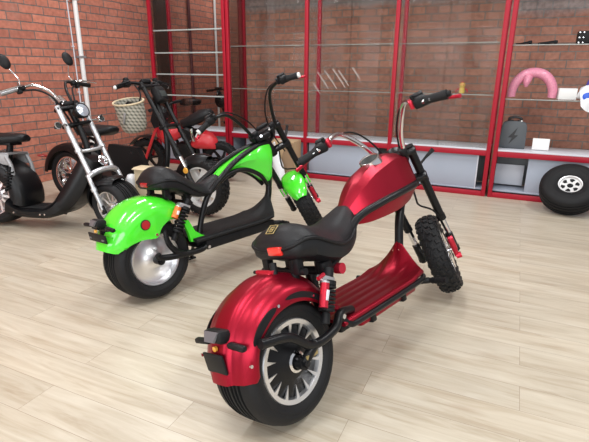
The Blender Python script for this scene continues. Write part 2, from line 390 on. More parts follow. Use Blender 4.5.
# ------------------------------------------------------------------ the two chopper scooters
def chopper(name, label, red):
    mw = pose(17.5, 16, (-.541, 1.152, .013)) if red else pose(18, 7, (-1.531, 1.654, .004))
    root = empty(name, label, 'electric scooter', 'chopper scooters in the middle of the floor', mw)
    paint = RED if red else GREEN
    R, w, rr = .2, .095, .133
    ax = V((0, 1, 0)); C = V((0, 0, R))
    # ---- rear wheel
    ty = fat_tyre('rear_tire', R, w, .128, C, ax, root, grooves=(.11, .28, .46))
    if red:
        m = M()
        for s in (1, -1):
            m.lathe([(.134, s * .079), (.130, s * .085), (.116, s * .083), (.112, s * .074), (.112, s * .03), (.134, s * .03)], C, ax, 64)
            for k in range(14):
                a = 2 * PI * k / 14 + .1; d = V((math.cos(a), 0, math.sin(a))); tn = V((-math.sin(a), 0, math.cos(a)))
                y0, y1 = s * .0745, s * .082
                base = [C + d * .117 + tn * .0068, C + d * .117 - tn * .0068, C + d * .074]
                m.loft([[p + ax * y0 for p in base], [base[0] + ax * y1, base[1] + ax * y1, base[2] + ax * (y0 + s * .002)]])
        obj('rim', m, ALU, ty, ang=30)
        m = M()
        for s in (1, -1): m.lathe([(.114, s * .06), (.114, s * .070), (.06, s * .077), (.045, s * .09), (.03, s * .092), (.03, s * .06)], C, ax, 48)
        tag(obj('wheel_center', m, BLACK, ty), 'black motor cover behind the silver wedges')
        for s in (1, -1): m = M(); m.lathe([(.034, s * .088), (.034, s * .094), (.026, s * .097), (.026, s * .088)], C, ax, 32); obj('hub_ring', m, CHROME, ty)
    else:
        m = M()
        for s in (1, -1): m.lathe([(.131, s * .03), (.131, s * .078), (.126, s * .084), (.119, s * .082), (.113, s * .052), (.08, s * .056), (.05, s * .068), (.03, s * .084), (.0001, s * .084)], C, ax, 72, closed=False)
        tag(obj('rim', m, ALU, ty, ang=50), 'smooth spun silver wheel disc')
    for s in (1, -1): m = M(); m.cyl((0, s * .085, R), (0, s * .128, R), .021, 16); m.cyl((0, s * .128, R), (0, s * .139, R), .012, 6); obj('axle_end', m, BLACK, root)
    # ---- rear fender
    def shell(th0, th1, nth, secfn, solid=.004, m=None):
        m = m or M(); rows = []
        for i in range(nth + 1):
            th = math.radians(th0 + (th1 - th0) * i / nth); d = V((math.cos(th), 0, math.sin(th)))
            rows.append([C + d * r + ax * y for y, r in secfn(th0 + (th1 - th0) * i / nth)])
        m.grid(rows); return m
    def interp(tab, x):
        for (a, u), (b, v) in zip(tab, tab[1:]):
            if x <= b: return u + (v - u) * max(0, (x - a)) / (b - a)
        return tab[-1][1]
    if red:
        def sec(t):
            lo = interp([(22, .228), (34, .196), (60, .190), (110, .186), (140, .180), (160, .166), (170, .158), (178, .168)], t)
            ro = interp([(22, .250), (60, .258), (92, .256), (120, .245), (146, .228), (160, .219), (170, .215), (178, .213)], t); wf = interp([(22, .96), (90, 1.0), (130, .97), (160, .90), (172, .84), (178, .78)], t)
            half = [(.047, ro + .001), (.053, ro - .004), (.07, ro - .008), (.092, ro - .016), (.107, ro - .034), (.113, max(ro - .06, lo + .012)), (.115, lo + .006), (.112, lo)]
            ctr = [(0, ro + .013), (.025, ro + .0125), (.040, ro + .010)]
            pos = ctr + half
            pos = [(y * wf, max(r, lo)) for y, r in pos]
            return [(-y, r) for y, r in reversed(pos)] + pos[1:]
        fe = obj('rear_fender', shell(22, 175, 64, sec), paint, root, ang=45, solid=-.004)
        for s in (1, -1):
            for a0, a1, r0, r1 in ((36, 94, .198, .217), (106, 143, .193, .217)):
                m = M(); rows = []
                for i in range(17):
                    t = i / 16; th = math.radians(a0 + (a1 - a0) * t); d = V((math.cos(th), 0, math.sin(th))); k = math.sin(PI * t) ** .45
                    mid = (r0 + r1) / 2; h = (r1 - r0) / 2 * k + .0006
                    rows.append([C + d * (mid - h) + ax * s * .1175, C + d * (mid + h) + ax * s * .1165, C + d * (mid + h) + ax * s * .112, C + d * (mid - h) + ax * s * .112])
                m.loft(rows)
                tag(obj('fender_vent', m, BLKP, fe, ang=60), 'black slot in the fender side')
        m = M()
        for s in (1, -1):
            for a in (60, 104, 158):
                th = math.radians(a); p = C + V((math.cos(th), 0, math.sin(th))) * .206 + ax * s * .114; m.cyl(p, p + ax * s * .006, .005, 8)
        obj('fender_bolt', m, CHROME, fe)
        m = M(); m.cyl((.035, -.035, .474), (.035, .045, .474), .008, 10); m.box((.035, .0, .468), (.03, .05, .012), None, .003)
        tag(obj('lock_bracket', m, [REDAN], root), 'red anodised bracket on top of the fender'); m = M(); m.cyl((.035, .045, .474), (.035, .06, .474), .006, 8); m.cyl((.038, -.03, .462), (.05, -.02, .50), .012, 10); obj('lock_pin', m, BLKP, root)
    else:
        def sec(t):
            lo = interp([(46, .250), (52, .224), (65, .200), (77, .160), (84, .122), (92, .112), (105, .118), (120, .138), (140, .170), (152, .190), (160, .206)], t)
            ro = interp([(46, .290), (60, .299), (88, .301), (100, .296), (115, .284), (126, .273), (140, .260), (152, .251), (160, .246)], t)
            hw = interp([(46, .088), (60, .105), (90, .118), (130, .116), (150, .1), (160, .075)], t)
            pos = [(0, ro)]
            for k in range(1, 7):
                a = k / 6 * PI / 2; pos.append((hw * math.sin(a) ** .8, max(ro - .075 * (1 - math.cos(a)) ** 1.1, lo)))
            r6 = pos[-1][1]
            for k in range(1, 5): pos.append((hw * (1.0 + .012 * math.sin(PI * k / 4)), r6 + (lo - r6) * k / 4))
            return [(-y, r) for y, r in reversed(pos)] + pos[1:]
        fe = obj('rear_fender', shell(46, 157, 56, sec), paint, root, ang=50, solid=-.004)
        for s in (1, -1): m = M(); m.cyl((-.05, s * .112, .388), (-.05, s * .1265, .388), .021, 24); obj('side_reflector', m, REDD, fe)
        for s in (1, -1): m = M(); m.lathe([(.021, 0), (.0245, 0), (.0245, .010), (.021, .012)], (-.05, s * .115, .388), (0, s, 0), 28); obj('reflector_ring', m, BLKP, fe)
        m = M(); m.cyl((.0, -.116, .33), (.0, -.126, .33), .007, 10); obj('fender_bolt', m, CHROME, fe)
        m = M()
        for s in (1, -1):
            m = M(); o = [(.165, .375), (.195, .352), (.225, .290), (.262, .262), (.305, .245), (.300, .236), (.195, .240), (.185, .29), (.17, .33)]
            m.loft([[V((x, s * .085, z)) for x, z in o], [V((x, s * .105, z)) for x, z in o]])
            obj('inner_fender', m, paint, root, ang=30)
    # ---- tail lamp, signals, plate holder
    tx, tz = (-.192, .352) if red else (-.206, .416)
    m = M(); m.box((tx + .012, 0, tz - .03), (.024, .045, .05), None, .006); m.box((tx - .004, 0, tz + .004), (.05, .085 if red else .066, .04), Matrix.Rotation(.25, 3, 'Y'), .012)
    tl = obj('tail_light', m, BLKP, root)
    m = M(); q = 1.15 if red else 1; m.prism([(-.028 * q, .014 * q), (.028 * q, .014 * q), (.017 * q, -.013 * q), (-.017 * q, -.013 * q)], (tx - .034, 0, tz + .012), (0, 1, 0), (.5, 0, .866), .008); obj('lens', m, LENS, tl)
    m = M(); m.cyl((tx - .02, 0, tz - .028), (tx - .028, 0, tz - .028), .008, 12); obj('plate_lamp', m, AMBER, tl)
    for s in (1, -1):
        m = M(); sy = .0 if red else .03; m.cyl((tx, s * .02, tz - .024), (tx - .002, s * (.045 + sy), tz - .022), .007, 10)
        m.box((tx - .006, s * (.080 + sy), tz - .02 + (0 if red else .008)), (.02, .072, .018), Matrix.Rotation(-.06 * s, 3, 'X'), .007)
        obj('turn_signal', m, BLKP, root)
    m = M(); m.box((tx - (.034 if red else .020), 0, tz - .068 if red else tz - .060), (.008, .092 if red else .17, .062 if red else .040), Matrix.Rotation(-.1, 3, 'Y'), .006)
    if not red:
        m.box((tx + .014, 0, tz - .045), (.02, .02, .05))
    pl = obj('plate_holder', m, BLKP, root)
    if not red:
        m = M()
        for y in (-.062, .062): m = M(); m.box((tx - .0255, y, tz - .064), (.004, .024, .008), None, .002); obj('plate_slot', m, LENS, pl)
    # ---- swing arm, shocks
    m = M()
    for s in (1, -1):
        if red:
            m.tube([(.29, s * .105, .262), (.21, s * .12, .279), (.158, s * .13, .246), (.042, s * .132, .241), (-.048, s * .133, .304)] + ([(-.155, s * .13, .328)] if s < 0 else [(-.08, s * .132, .315)]), .0150, 12)
            m.tube([(.06, s * .131, .243), (.03, s * .129, .225), (0, s * .124, .2)], .016, 10)
        else:
            m.tube([(.13, s * .126, .197), (.085, s * .127, .225), (.05, s * .125, .28), (.045, s * .122, .34)], [.017, .016, .014, .011], 10)
            m.tube([(.29, s * .105, .205), (.234, s * .114, .19), (.095, s * .126, .2), (0, s * .128, .215), (-.015, s * .128, .235)], .016, 12)
    sw = obj('swing_arm', m, BLACK, root)
    for s in (1, -1):
        m = M(); p = (.205, s * .118, .272) if red else (.274, s * .112, .198); m.cyl(p, (p[0], s * .142, p[2]), .009, 6)
        if red: pass
        obj('pivot_bolt', m, CHROME, sw)
        if red: m = M(); m.cyl((.008, s * .126, .215), (.008, s * .14, .215), .008, 8); m.box((.03, s * .135, .215), (.05, .006, .014), None, .003); obj('chain_adjuster', m, GOLD, sw)
    for s in (1, -1):
        if red: a, b, rc = V((.198, s * .118, .432)), V((.118, s * .134, .286)), V((.141, s * .139, .396))
        else: a, b, rc = V((.200, s * .112, .452)), V((.085, s * .124, .286)), V((.126, s * .126, .425))
        T = (b - a).normalized(); m = M(); m.cyl(a, b, .009, 12); m.cyl(a - T * .008, a + T * .02, .017, 12); m.cyl(b - T * .03, b + T * .006, .014, 12); m.cyl(a + T * .035, a + T * .05, .027, 16); m.cyl(b - T * .045, b - T * .035, .025, 16)
        sh = obj('shock_absorber', m, BLKP, root)
        m = M(); helix(m, a + T * .045, b - T * .035, .0235, .0052, 7); obj('spring', m, BLKP, sh, ang=80)
        m = M(); m.cyl(rc - T * .012, rc + T * (.066 if red else .045), .0145 if red else .0165, 16); o = obj('reservoir', m, REDAN if red else ORNG, sh)
        m = M(); m.box(a + T * .028 + V((-.012, 0, .004)), (.062, .03, .02), Matrix.Rotation(.45, 3, 'Y'), .004); m.cyl(rc - T * .018, rc - T * .012, .015, 12); obj('shock_head', m, SILV, sh)
        m = M(); m.box(rc + T * (.026 if red else .016) + V((0, s * (.0138 if red else .0158), 0)), (.012, .004, .034 if red else .02), Matrix.Rotation(.5, 3, 'Y'), .001); obj('reservoir_label', m, WHITE if not red else LGREY, sh)
        if red:
            m = M().cyl(a + V((-.075, s * .016, -.004)), a + V((-.045, s * .016, .002)), .007, 8); obj('adjuster', m, REDAN, sh); m = M().cyl(a + V((.072, s * .0, -.014)), a + V((.072, -s * .03, -.014)), .019, 16); obj('round_reflector', m, REDAN, sh)
    # ---- seat
    if red:
        st = [(.072, .050, .558, .546, .520), (.078, .085, .573, .553, .508), (.098, .108, .594, .563, .498), (.124, .118, .605, .568, .493), (.16, .126, .608, .562, .482), (.21, .129, .590, .538, .460), (.28, .124, .569, .510, .442), (.35, .108, .569, .506, .446), (.42, .084, .590, .528, .470), (.47, .058, .604, .553, .505), (.505, .030, .595, .565, .535)]
    else:
        st = [(.042, .050, .574, .562, .545), (.052, .085, .598, .570, .530), (.085, .110, .628, .577, .524), (.13, .118, .634, .574, .518), (.18, .118, .613, .553, .498), (.24, .114, .570, .512, .468), (.30, .104, .530, .482, .450), (.36, .090, .512, .470, .450), (.42, .070, .526, .490, .470), (.46, .050, .541, .510, .490), (.487, .028, .530, .518, .508)]
    def top_ring(x, hw, zt, zs, zb):
        n = 12; pts = [V((x, hw * (-1 + 2 * i / n), zs + (zt - zs) * (1 - abs(-1 + 2 * i / n) ** 2.6))) for i in range(n + 1)]
        return pts + [V((x, hw * .98, zs - .012)), V((x, 0, zs - .014)), V((x, -hw * .98, zs - .012))]
    rows = crom_n(st, 4)
    m = M().loft([top_ring(*r) for r in rows]); se = obj('seat', m, LEATH, root, ang=50)
    def pan_ring(x, hw, zt, zs, zb):
        return [V((x, -hw * 1.0, zs - .008)), V((x, hw * 1.0, zs - .008)), V((x, hw * 1.03, zs - (zs - zb) * .4)), V((x, hw * .97, zs - (zs - zb) * .8)), V((x, hw * .75, zb)), V((x, -hw * .75, zb)), V((x, -hw * .97, zs - (zs - zb) * .8)), V((x, -hw * 1.03, zs - (zs - zb) * .4))]
    m = M().loft([pan_ring(*r) for r in rows]); obj('seat_base', m, LEATH, se, ang=45)
    m = M(); edge = [V((r[0], -r[1] * 1.02, r[3] - .008)) for r in rows] + [V((r[0], r[1] * 1.02, r[3] - .008)) for r in reversed(rows)]
    m.tube(edge + [edge[0]], .006, 8, sm=False); obj('piping', m, BLKP, se, ang=60)
    xr, zr = (.074, .534) if red else (.046, .553)
    m = M(); m.box((xr - .004, -.022 if red else 0, zr), (.014, .062, .028 if red else .022), Matrix.Rotation(-.1, 3, 'Y'), .004); obj('rear_reflector', m, REDL if red else REDD, se)
    if red:
        m = M(); Rm = Matrix.Rotation(-.62, 3, 'Y'); o = V((.103, .008, .6005)); e1, e2 = Rm @ V((1, 0, 0)), V((0, 1, 0))
        sq = [(-.018, -.018), (.018, -.018), (.018, .018), (-.018, .018), (-.018, -.018)]
        m.tube([o + e1 * a + e2 * b for a, b in sq], .0017, 6, sm=False)
        m.tube([o + e1 * a * .72 + e2 * b * .72 for a, b in ((.013, -.012), (.013, .008), (.002, .010), (-.002, -.008), (-.013, -.008), (-.013, .012))], .0022, 6, sm=False)
        m.tube([o + e1 * a * .72 + e2 * b * .72 for a, b in ((.004, -.015), (.0, .0), (-.006, .015))], .0015, 6, sm=False)
        tag(obj('seat_badge', m, GOLD, se), 'small square gold stitched badge')
    m = M()
    for x, zt in ((.11, .50), (.215, .468)) if red else ((.11, .53), (.225, .48)):
        for s in (1, -1): m.box((x, s * .07, zt - .02), (.03, .03, .07), None, .006)
        m.cyl((x, -.1, zt - .045), (x, .1, zt - .045), .012, 10)
    if red: m.cyl((.11, -.045, .425), (.12, -.045, .49), .016, 12); m.box((.215, -.09, .435), (.05, .03, .05), None, .008)
    obj('seat_mount', m, BLKP, root)
    # ---- frame
    m = M()
    for s in (1, -1):
        if red:
            m.tube([(.20, s * .085, .425), (.27, s * .085, .44), (.37, s * .075, .488), (.465, s * .074, .553), (.602, s * .097, .583), (.761, s * .108, .600), (.88, s * .098, .610), (.945, s * .05, .614)], .015, 12)
        else:
            m.tube([(.255, s * .085, .245), (.29, s * .085, .35), (.341, s * .08, .44), (.40, s * .076, .492), (.47, s * .066, .535), (.571, s * .052, .593), (.70, s * .04, .643), (.80, s * .03, .665), (.885, s * .015, .672)], .015, 12)
            m.tube([(.455, s * .058, .505), (.52, s * .05, .533), (.60, s * .045, .545), (.687, s * .042, .532), (.775, s * .035, .487), (.835, s * .02, .425)], .013, 10)
    if red: m.tube([(.945, 0, .60), (.90, 0, .53), (.858, 0, .455), (.835, 0, .39), (.815, 0, .33), (.79, 0, .24)], .019, 14)
    else: m.tube([(.905, 0, .64), (.885, 0, .52), (.866, 0, .42), (.856, 0, .36), (.83, 0, .29), (.79, 0, .22)], .019, 14)
    if red: m.tube([(.24, 0, .43), (.235, 0, .34), (.27, 0, .24)], .022, 10); m.cyl((.22, -.09, .428), (.22, .09, .428), .012, 10)
    for x, z in ((.28, .22), (.75, .20)): m.cyl((x, -.085, z), (x, .085, z), .011, 10)
    m.box((.52, 0, .205), (.56, .17, .03), None, .008)
    fr = obj('frame', m, BLACK, root)
    m = M(); hc = V((.893, 0, .70)) if red else V((.872, 0, .69))
    rho = .479 if red else .551; axd = V((math.sin(rho), 0, -math.cos(rho))); m.cyl(hc - axd * .045, hc + axd * .115, .027, 20); m.cyl(hc - axd * .05, hc - axd * .04, .032, 20); obj('head_tube', m, BLACK, fr)
    # ---- tank / tank cover
    if red:
        ts = [(.455, .030, .553, .022, .572, .579, .02, .535), (.50, .052, .567, .036, .604, .618, .036, .522), (.56, .078, .582, .054, .648, .668, .055, .516), (.64, .095, .592, .066, .692, .714, .068, .518), (.73, .104, .600, .071, .718, .743, .074, .523), (.80, .108, .605, .076, .734, .762, .072, .531), (.885, .100, .612, .072, .728, .753, .060, .546), (.93, .078, .620, .054, .712, .734, .044, .566), (.955, .05, .63, .036, .69, .708, .03, .59)]
        def tr(x, hm, zm, hs, zs, zt, hb, zb):
            tw = hs * .42
            return [V(p) for p in ((x, 0, zt + .002), (x, tw, zt - .002), (x, hs, zs), (x, hm, zm), (x, (hm + hb) / 2 + .004, (zm + zb) / 2), (x, hb, zb), (x, 0, zb - .002), (x, -hb, zb), (x, -(hm + hb) / 2 - .004, (zm + zb) / 2), (x, -hm, zm), (x, -hs, zs), (x, -tw, zt - .002))]
        m = M().loft([tr(*r) for r in crom_n(ts, 4)]); tk = obj('tank', m, paint, root, ang=16)
        n = V((-.46, 0, .888)); c = V((.716, 0, .7465))
        m = M().lathe([(.036, -.022), (.0365, .006), (.039, .009), (.044, .008), (.049, -.022)], c, n, 40); obj('gauge_ring', m, CHROME, tk)
        m = M().lathe([(.0001, .005), (.0362, .005), (.0362, -.02), (.0001, -.02)], c, n, 32, closed=False); obj('gauge_face', m, DGLASS, tk)
    else:
        ts = [(.452, .018, .508, .524), (.50, .036, .520, .556), (.56, .048, .536, .588), (.63, .056, .542, .618), (.70, .062, .524, .645), (.77, .068, .488, .664), (.82, .068, .448, .670), (.86, .06, .455, .670), (.882, .04, .52, .660)]
        def tr(x, h, zb, zt):
            d = zt - zb
            return [V(p) for p in ((x, 0, zt), (x, h * .7, zt - .008), (x, h * .95, zt - d * .2), (x, h, zt - d * .45), (x, h * .82, zt - d * .62), (x, h * .7, zb + d * .1), (x, h * .45, zb), (x, 0, zb - .002), (x, -h * .45, zb), (x, -h * .7, zb + d * .1), (x, -h * .82, zt - d * .62), (x, -h, zt - d * .45), (x, -h * .95, zt - d * .2), (x, -h * .7, zt - .008))]
        m = M().loft([tr(*r) for r in crom_n(ts, 4)]); tk = obj('tank', m, paint, root, ang=30)
    # ---- footboard with the raised front shield
    pk = (.824, .372) if red else (.850, .358)
    def deckpt(u, v):
        y = .13 * u; k = 1 - abs(u); xf = .752 + (pk[0] - .752) * k ** .8
        x = .205 + (xf - .205) * v; xs = .635; t = max(0., (x - xs) / (xf - xs))
        z = .243 + ((pk[1] - .243) * (.10 + .90 * k ** 1.7)) * t ** 2.1
        return x, y, z
    m = M(); rows = []
    for i in range(41):
        v = i / 40; row = []
        for j in range(33):
            u = -1 + 2 * j / 32; x, y, z = deckpt(u, v)
            if abs(u) < .85 and .04 < v < .97: z += (.0014 if red else .0) * (1 if (j // 3) % 2 == 0 else -1)
            row.append(V((x, y, z)))
        rows.append(row)
    m.grid(rows)
    fb = obj('footboard', m, paint if red else DECKB, root, ang=60, solid=.012)
    m = M(); m.tube([V(deckpt(1, v)) for v in (0, .3, .6, .85, 1)] + [V(deckpt(u, 1)) for u in (.75, .5, .25, .0, -.25, -.5, -.75, -1)] + [V(deckpt(-1, v)) for v in (.85, .6, .3, 0)], .010, 10, sm=False)
    obj('footboard_edge', m, paint if red else DECKB, fb, ang=60)
    for s in (1, -1): m = M(); m.cyl((pk[0] - .022, s * .012, pk[1] - .038), (pk[0] - .034, s * .012, pk[1] - .034), .006, 8); obj('shield_bolt', m, CHROME if red else BLKP, fb)
    m = M()
    if red:
        m.box((.53, 0, .203), (.40, .215, .048), None, .012)
        bb = obj('battery_box', m, RED, root)
        for x in (.40, .62): m = M(); m.box((x, 0, .203), (.03, .232, .058), None, .006); obj('battery_clamp', m, BLKP, bb)
        m = M()
        for s in (1, -1): m.tube([(.205, s * .122, .268), (.235, s * .132, .236), (.30, s * .135, .226), (.70, s * .135, .226), (.765, s * .128, .235)], .0115, 10)
        obj('side_rail', m, BLACK, root)
    else:
        m.box((.52, 0, .205), (.50, .252, .054), None, .01); obj('battery_box', m, BLKP, root)
    for s in (1, -1):
        x0 = .785 if red else .80
        m = M(); m.cyl((.76, s * .11, .212), (x0, s * .14, .208), .013, 10); m.cyl((x0, s * .14, .208), (x0 - .012, s * (.225 if red else .18), .214), .0115, 12)
        for k in range(4): m.cyl((x0 - .003 - .002 * k, s * (.155 + .016 * k), .209), (x0 - .003 - .002 * k, s * (.163 + .016 * k), .2095), .014, 10)
        obj('foot_peg', m, BLKP, root)
    ang = math.tan(math.radians(16 if red else 7)); y = .235; zz = y * ang + .016
    m = M(); m.tube([(.34, .09, .185), (.36, .13, .16), (.40, y, zz)], .0095, 10, sm=False); m.box((.40, y, zz - .002), (.05, .03, .012), Matrix.Rotation(math.radians(16 if red else 7), 3, 'X'), .003); obj('kickstand', m, BLACK, root)
    # ---- fork, bars, front wheel
    if red: fk, f1, f2, ad = forkframe(.901, .729, .479, .503); sax = .574; hb = .083; RF = .199
    else: fk, f1, f2, ad = forkframe(.877, .733, .551, .895); sax = .572; hb = .083; RF = .196
    FR = Matrix((f1, f2, ad)).transposed()
    for s in (1, -1):
        m = M(); m.cyl(fk(0, s * hb, -.03), fk(0, s * hb, .376), .0185, 18); m.cyl(fk(0, s * hb, .36), fk(0, s * hb, .385), .021, 18); m.cyl(fk(0, s * hb, .13), fk(0, s * hb, .16), .0215, 18)
        fl = obj('fork_leg', m, BLACK, root)
        m = M(); m.cyl(fk(0, s * hb, .385), fk(0, s * hb, .50), .0135, 16); obj('fork_slider', m, CHROME, fl)
        m = M(); m.tube([fk(-.004, s * hb, .475), fk(-.008, s * hb, .53), fk(0, s * hb, sax + .012)], .018, 12); m.cyl(fk(0, s * (hb - .018), sax), fk(0, s * (hb + .02), sax), .014, 12); obj('fork_foot', m, BLACK, fl)
    for d, t in ((-.012, .024), (.125, .028)):
        m = M(); m.box(fk(-.012, 0, d), (.055, 2 * hb + .045, t), FR, .01); obj('triple_clamp', m, BLACK, root)
    axle = fk(0, 0, sax)
    m = M(); m.cyl(fk(0, -.1, sax), fk(0, .1, sax), .0085, 12); obj('front_axle', m, CHROME, root)
    if red: ft = knob_tyre('front_tire', RF, .051, .125, axle, f2, f1, root, n=30, kn=.0055)
    else: ft = knob_tyre('front_tire', RF, .055, .125, axle, f2, f1, root, n=34, kn=.0045)
    spoke_rim(.127, .04, axle, f2, f1, ft, ALU if red else SILV, 8, .016, .12)
    m = M().lathe([(.045, .048), (.092, .048), (.092, .051), (.045, .051)], axle, -f2, 40); obj('brake_disc', m, CHROME, ft)
    m = M(); m.box(fk(-.052, -.082, sax - .07), (.03, .028, .075), FR, .007); m.box(fk(-.04, -.08, sax - .01), (.034, .022, .05), FR, .006); m.cyl(fk(-.05, -.075, sax + .01), fk(-.05, -.10, sax + .01), .015, 14); obj('brake_caliper', m, REDAN, root)
    if not red:
        rows = []
        up = -ad
        for i in range(25):
            th = math.radians(-40 + (48 + 40) * i / 24); d = up * math.cos(th) - f1 * math.sin(th); taper = math.sin(PI * (i + .8) / 25.6) ** .35
            rows.append([axle + d * r + f2 * (y * taper) for y, r in ((-.068, .190), (-.067, .205), (-.056, .216), (-.032, .223), (0, .226), (.032, .223), (.056, .216), (.067, .205), (.068, .190))])
        m = M(); m.grid(rows); ff = obj('front_fender', m, GREEN, root, ang=60, solid=-.004)
        m = M()
        for s in (1, -1): m.tube([fk(0, s * .083, .40), fk(-.02, s * .077, .41), fk(-.05, s * .075, .42)], .008, 8); m.box(fk(.012, s * .098, .43), (.03, .012, .06), FR, .005)
        obj('fender_stay', m, GREEN, ff)
    barmat = CHROME if red else BLACK
    if red: path = [(-.03, .055, -.02), (-.045, .075, -.11), (-.083, .118, -.212), (-.15, .15, -.272), (-.25, .19, -.286), (-.287, .284, -.282)]
    else: path = [(-.034, .075, -.02), (-.045, .100, -.13), (-.088, .134, -.230), (-.13, .178, -.270), (-.169, .224, -.282), (-.199, .293, -.275)]
    for s in (1, -1):
        pts = [fk(a, s * b, d) for a, b, d in path]
        hbm = M(); hbm.tube(pts, .0105 if red else .0098, 12); 
        ho = obj('handlebar', hbm, barmat, root)
        g0, g1 = pts[-2] + (pts[-1] - pts[-2]) * .30, pts[-1]
        gd = (g1 - g0).normalized()
        m = M().tube([g0, g0 + gd * .01, g0 + gd * .02, g1 - gd * .01, g1 + gd * .008], [.019, .0165, .0155, .0165, .018], 14, sm=False); obj('grip', m, RUB, ho)
        m = M().cyl(g1 + gd * .006, g1 + gd * .02, .011 if red else .014, 12); obj('bar_end', m, BLKP if red else WHITE, ho)
        m = M(); sv = (g0 - gd * .02); m.box(sv, (.035, .05, .04), FR, .01); m.box(sv + f1 * .03 - ad * .012, (.03, .04, .026), FR, .007); m.cyl(sv - ad * .02 - f2 * s * .02, sv - ad * .035 - f2 * s * .02, .008, 8)
        obj('switch_housing', m, BLKP, ho)
        m = M(); m.box(sv - gd * .034, (.032, .018, .034), FR, .006); m.box(sv + f1 * .042 + ad * .004, (.02, .03, .014), FR, .004); obj('bar_clamp', m, REDAN if red else BLKP, ho)
        m = M(); m.tube([sv + f1 * .045 + ad * .012, sv + f1 * .055 + gd * .04 + ad * .022, sv + f1 * .05 + gd * .10 + ad * .032, g1 + f1 * .035 + gd * .05 + ad * .032], [.008, .0065, .006, .0075], 10); obj('brake_lever', m, REDAN, ho)
        m = M(); m.tube([sv + f1 * .03, fk(path[2][0] + .06, s * path[2][1], path[2][2] - .0), fk(.035, s * .06, -.10), fk(.03, s * .035, .03), fk(.012, s * .05, .18)], .0042, 8); obj('cable', m, BLKP, root)
    for s in (1, -1): m = M(); m.box(fk(-.03, s * .055, -.028), (.04, .034, .036), FR, .008); obj('bar_riser', m, BLKP, root)
    m = M(); m.tube([fk(-.01, -.03, .12), (.93, -.06, .54), (.97, -.05, .50), fk(-.02, -.07, .33), fk(-.02, -.082, .5)], .0045, 8); m.tube([(.90, .02, .56), (.91, .03, .48), (.87, .04, .36), (.84, .03, .33)], .004, 8); obj('brake_hose', m, BLKP, root)
    m = M(); m.lathe([(.0001, -.04), (.035, -.035), (.055, -.005), (.06, .025), (.056, .03), (.0001, .022)], fk(.085, 0, .055), f1, 28, closed=False); m.box(fk(.03, 0, .055), (.07, .03, .03), FR, .006)
    hl = obj('headlight', m, BLACK, root)
    m = M().lathe([(.0001, .034), (.035, .032), (.054, .026), (.054, .02), (.0001, .018)], fk(.085, 0, .055), f1, 28, closed=False); obj('lens', m, HEADL, hl)
    if not red:
        m = M(); m.box(fk(-.06, .02, -.01), (.05, .09, .03), FR, .008); m.cyl(fk(-.05, .075, .0), fk(-.05, .075, -.03), .016, 12); m.cyl(fk(-.06, -.045, -.0), fk(-.06, -.045, -.028), .012, 12); m.box(fk(-.02, -.0, -.05), (.03, .07, .02), FR, .006); obj('instrument_bracket', m, BLKP, root)
        m = M(); m.cyl(fk(-.078, .03, -.024), fk(-.086, .03, -.028), .007, 10); m.cyl(fk(-.07, -.03, -.03), fk(-.075, -.03, -.034), .006, 10); obj('ignition_lock', m, CHROME, root)
        m = M(); m.tube([fk(.01, -hb - .015, .09), fk(.05, -hb - .035, .085), fk(.08, -hb - .055, .07)], .009, 8); obj('side_signal', m, BLKP, root)
    else:
        m = M(); m.tube([fk(.02, -hb - .01, .085), fk(.05, -hb - .04, .08), fk(.07, -hb - .085, .066)], [.006, .006, .011], 8); obj('side_signal', m, BLKP, root)
        m = M(); m.cyl(fk(-.05, 0, -.03), fk(-.055, 0, -.05), .012, 12); m.box(fk(-.05, .03, -.03), (.02, .02, .02), FR, .004); obj('ignition_lock', m, GOLD, root)
    return root

chopper('chopper_scooter', 'satin red chopper scooter with black saddle and wide rear wheel', True)
chopper('chopper_scooter', 'bright green chopper scooter with black saddle and silver disc rear wheel', False)
#PART2

# ------------------------------------------------------------------ room
def slab(name, lo, hi, mt):
    c = [(a + b) / 2 for a, b in zip(lo, hi)]; s = [b - a for a, b in zip(lo, hi)]
    return struct(name, M().box(c, s), mt)
XW, YB = -4.2, 5.3
slab('floor', (-4.4, -2.5, -.06), (3.6, 7.6, 0), FLOOR)
slab('wall_left', (-4.45, -2.5, 0), (XW, 7.4, 3.1), BRL)
slab('wall_back', (-3.11, YB, 0), (3.6, 7.4, 3.1), BRB)
slab('wall_recess', (-4.45, 7.4, 0), (3.6, 7.65, 3.1), BRR)
slab('ceiling', (-4.45, -2.5, 3.1), (3.6, 7.65, 3.2), PLAST)
slab('trim_1', (XW, 4.985, 0), (XW + .05, 5.24, 3.1), WOODD)
def pipe(name, label, p, q, r, mt, clips=()):
    o = obj(name, M().cyl(p, q, r, 16), mt); tag(o, label, 'pipe')
    m = M()
    for z in clips: m.box((p[0] - .0, p[1], z), (r * 2.2, r * 3.6, .022), None, .003)
    if clips: obj('pipe_clip', m, SILV, o)
    return o
pipe('conduit_pipe', 'pale round conduit running up the left brick wall behind the silver-forked scooter', (XW + .024, 3.785, 0), (XW + .024, 3.785, 3.1), .023, WHITE, (.4, 1.2, 1.75, 2.4))
m = M(); m.tube([(XW + .008, 3.715, 0), (XW + .008, 3.712, 1.2), (XW + .008, 3.705, 1.75), (XW + .008, 3.70, 3.1)], .006, 8)
for z in (.85, 1.3, 1.735): m.box((XW + .009, 3.71, z), (.016, .03, .012), None, .003)
tag(obj('wall_cable', m, LGREY), 'thin grey cable beside the pale conduit on the left wall', 'cable')
pipe('conduit_pipe', 'white thin pipe on the brick seen through the corner display case', (XW + .024, 6.30, 0), (XW + .024, 6.30, 3.1), .017, WHITE, (.6, 2.2))
pipe('wall_pipe', 'dark maroon thin pipe on the brick seen through the corner display case', (XW + .02, 5.68, 0), (XW + .02, 5.68, 3.1), .02, mat('maroon_paint', (.10, .02, .025), .5), (.6, 2.2))

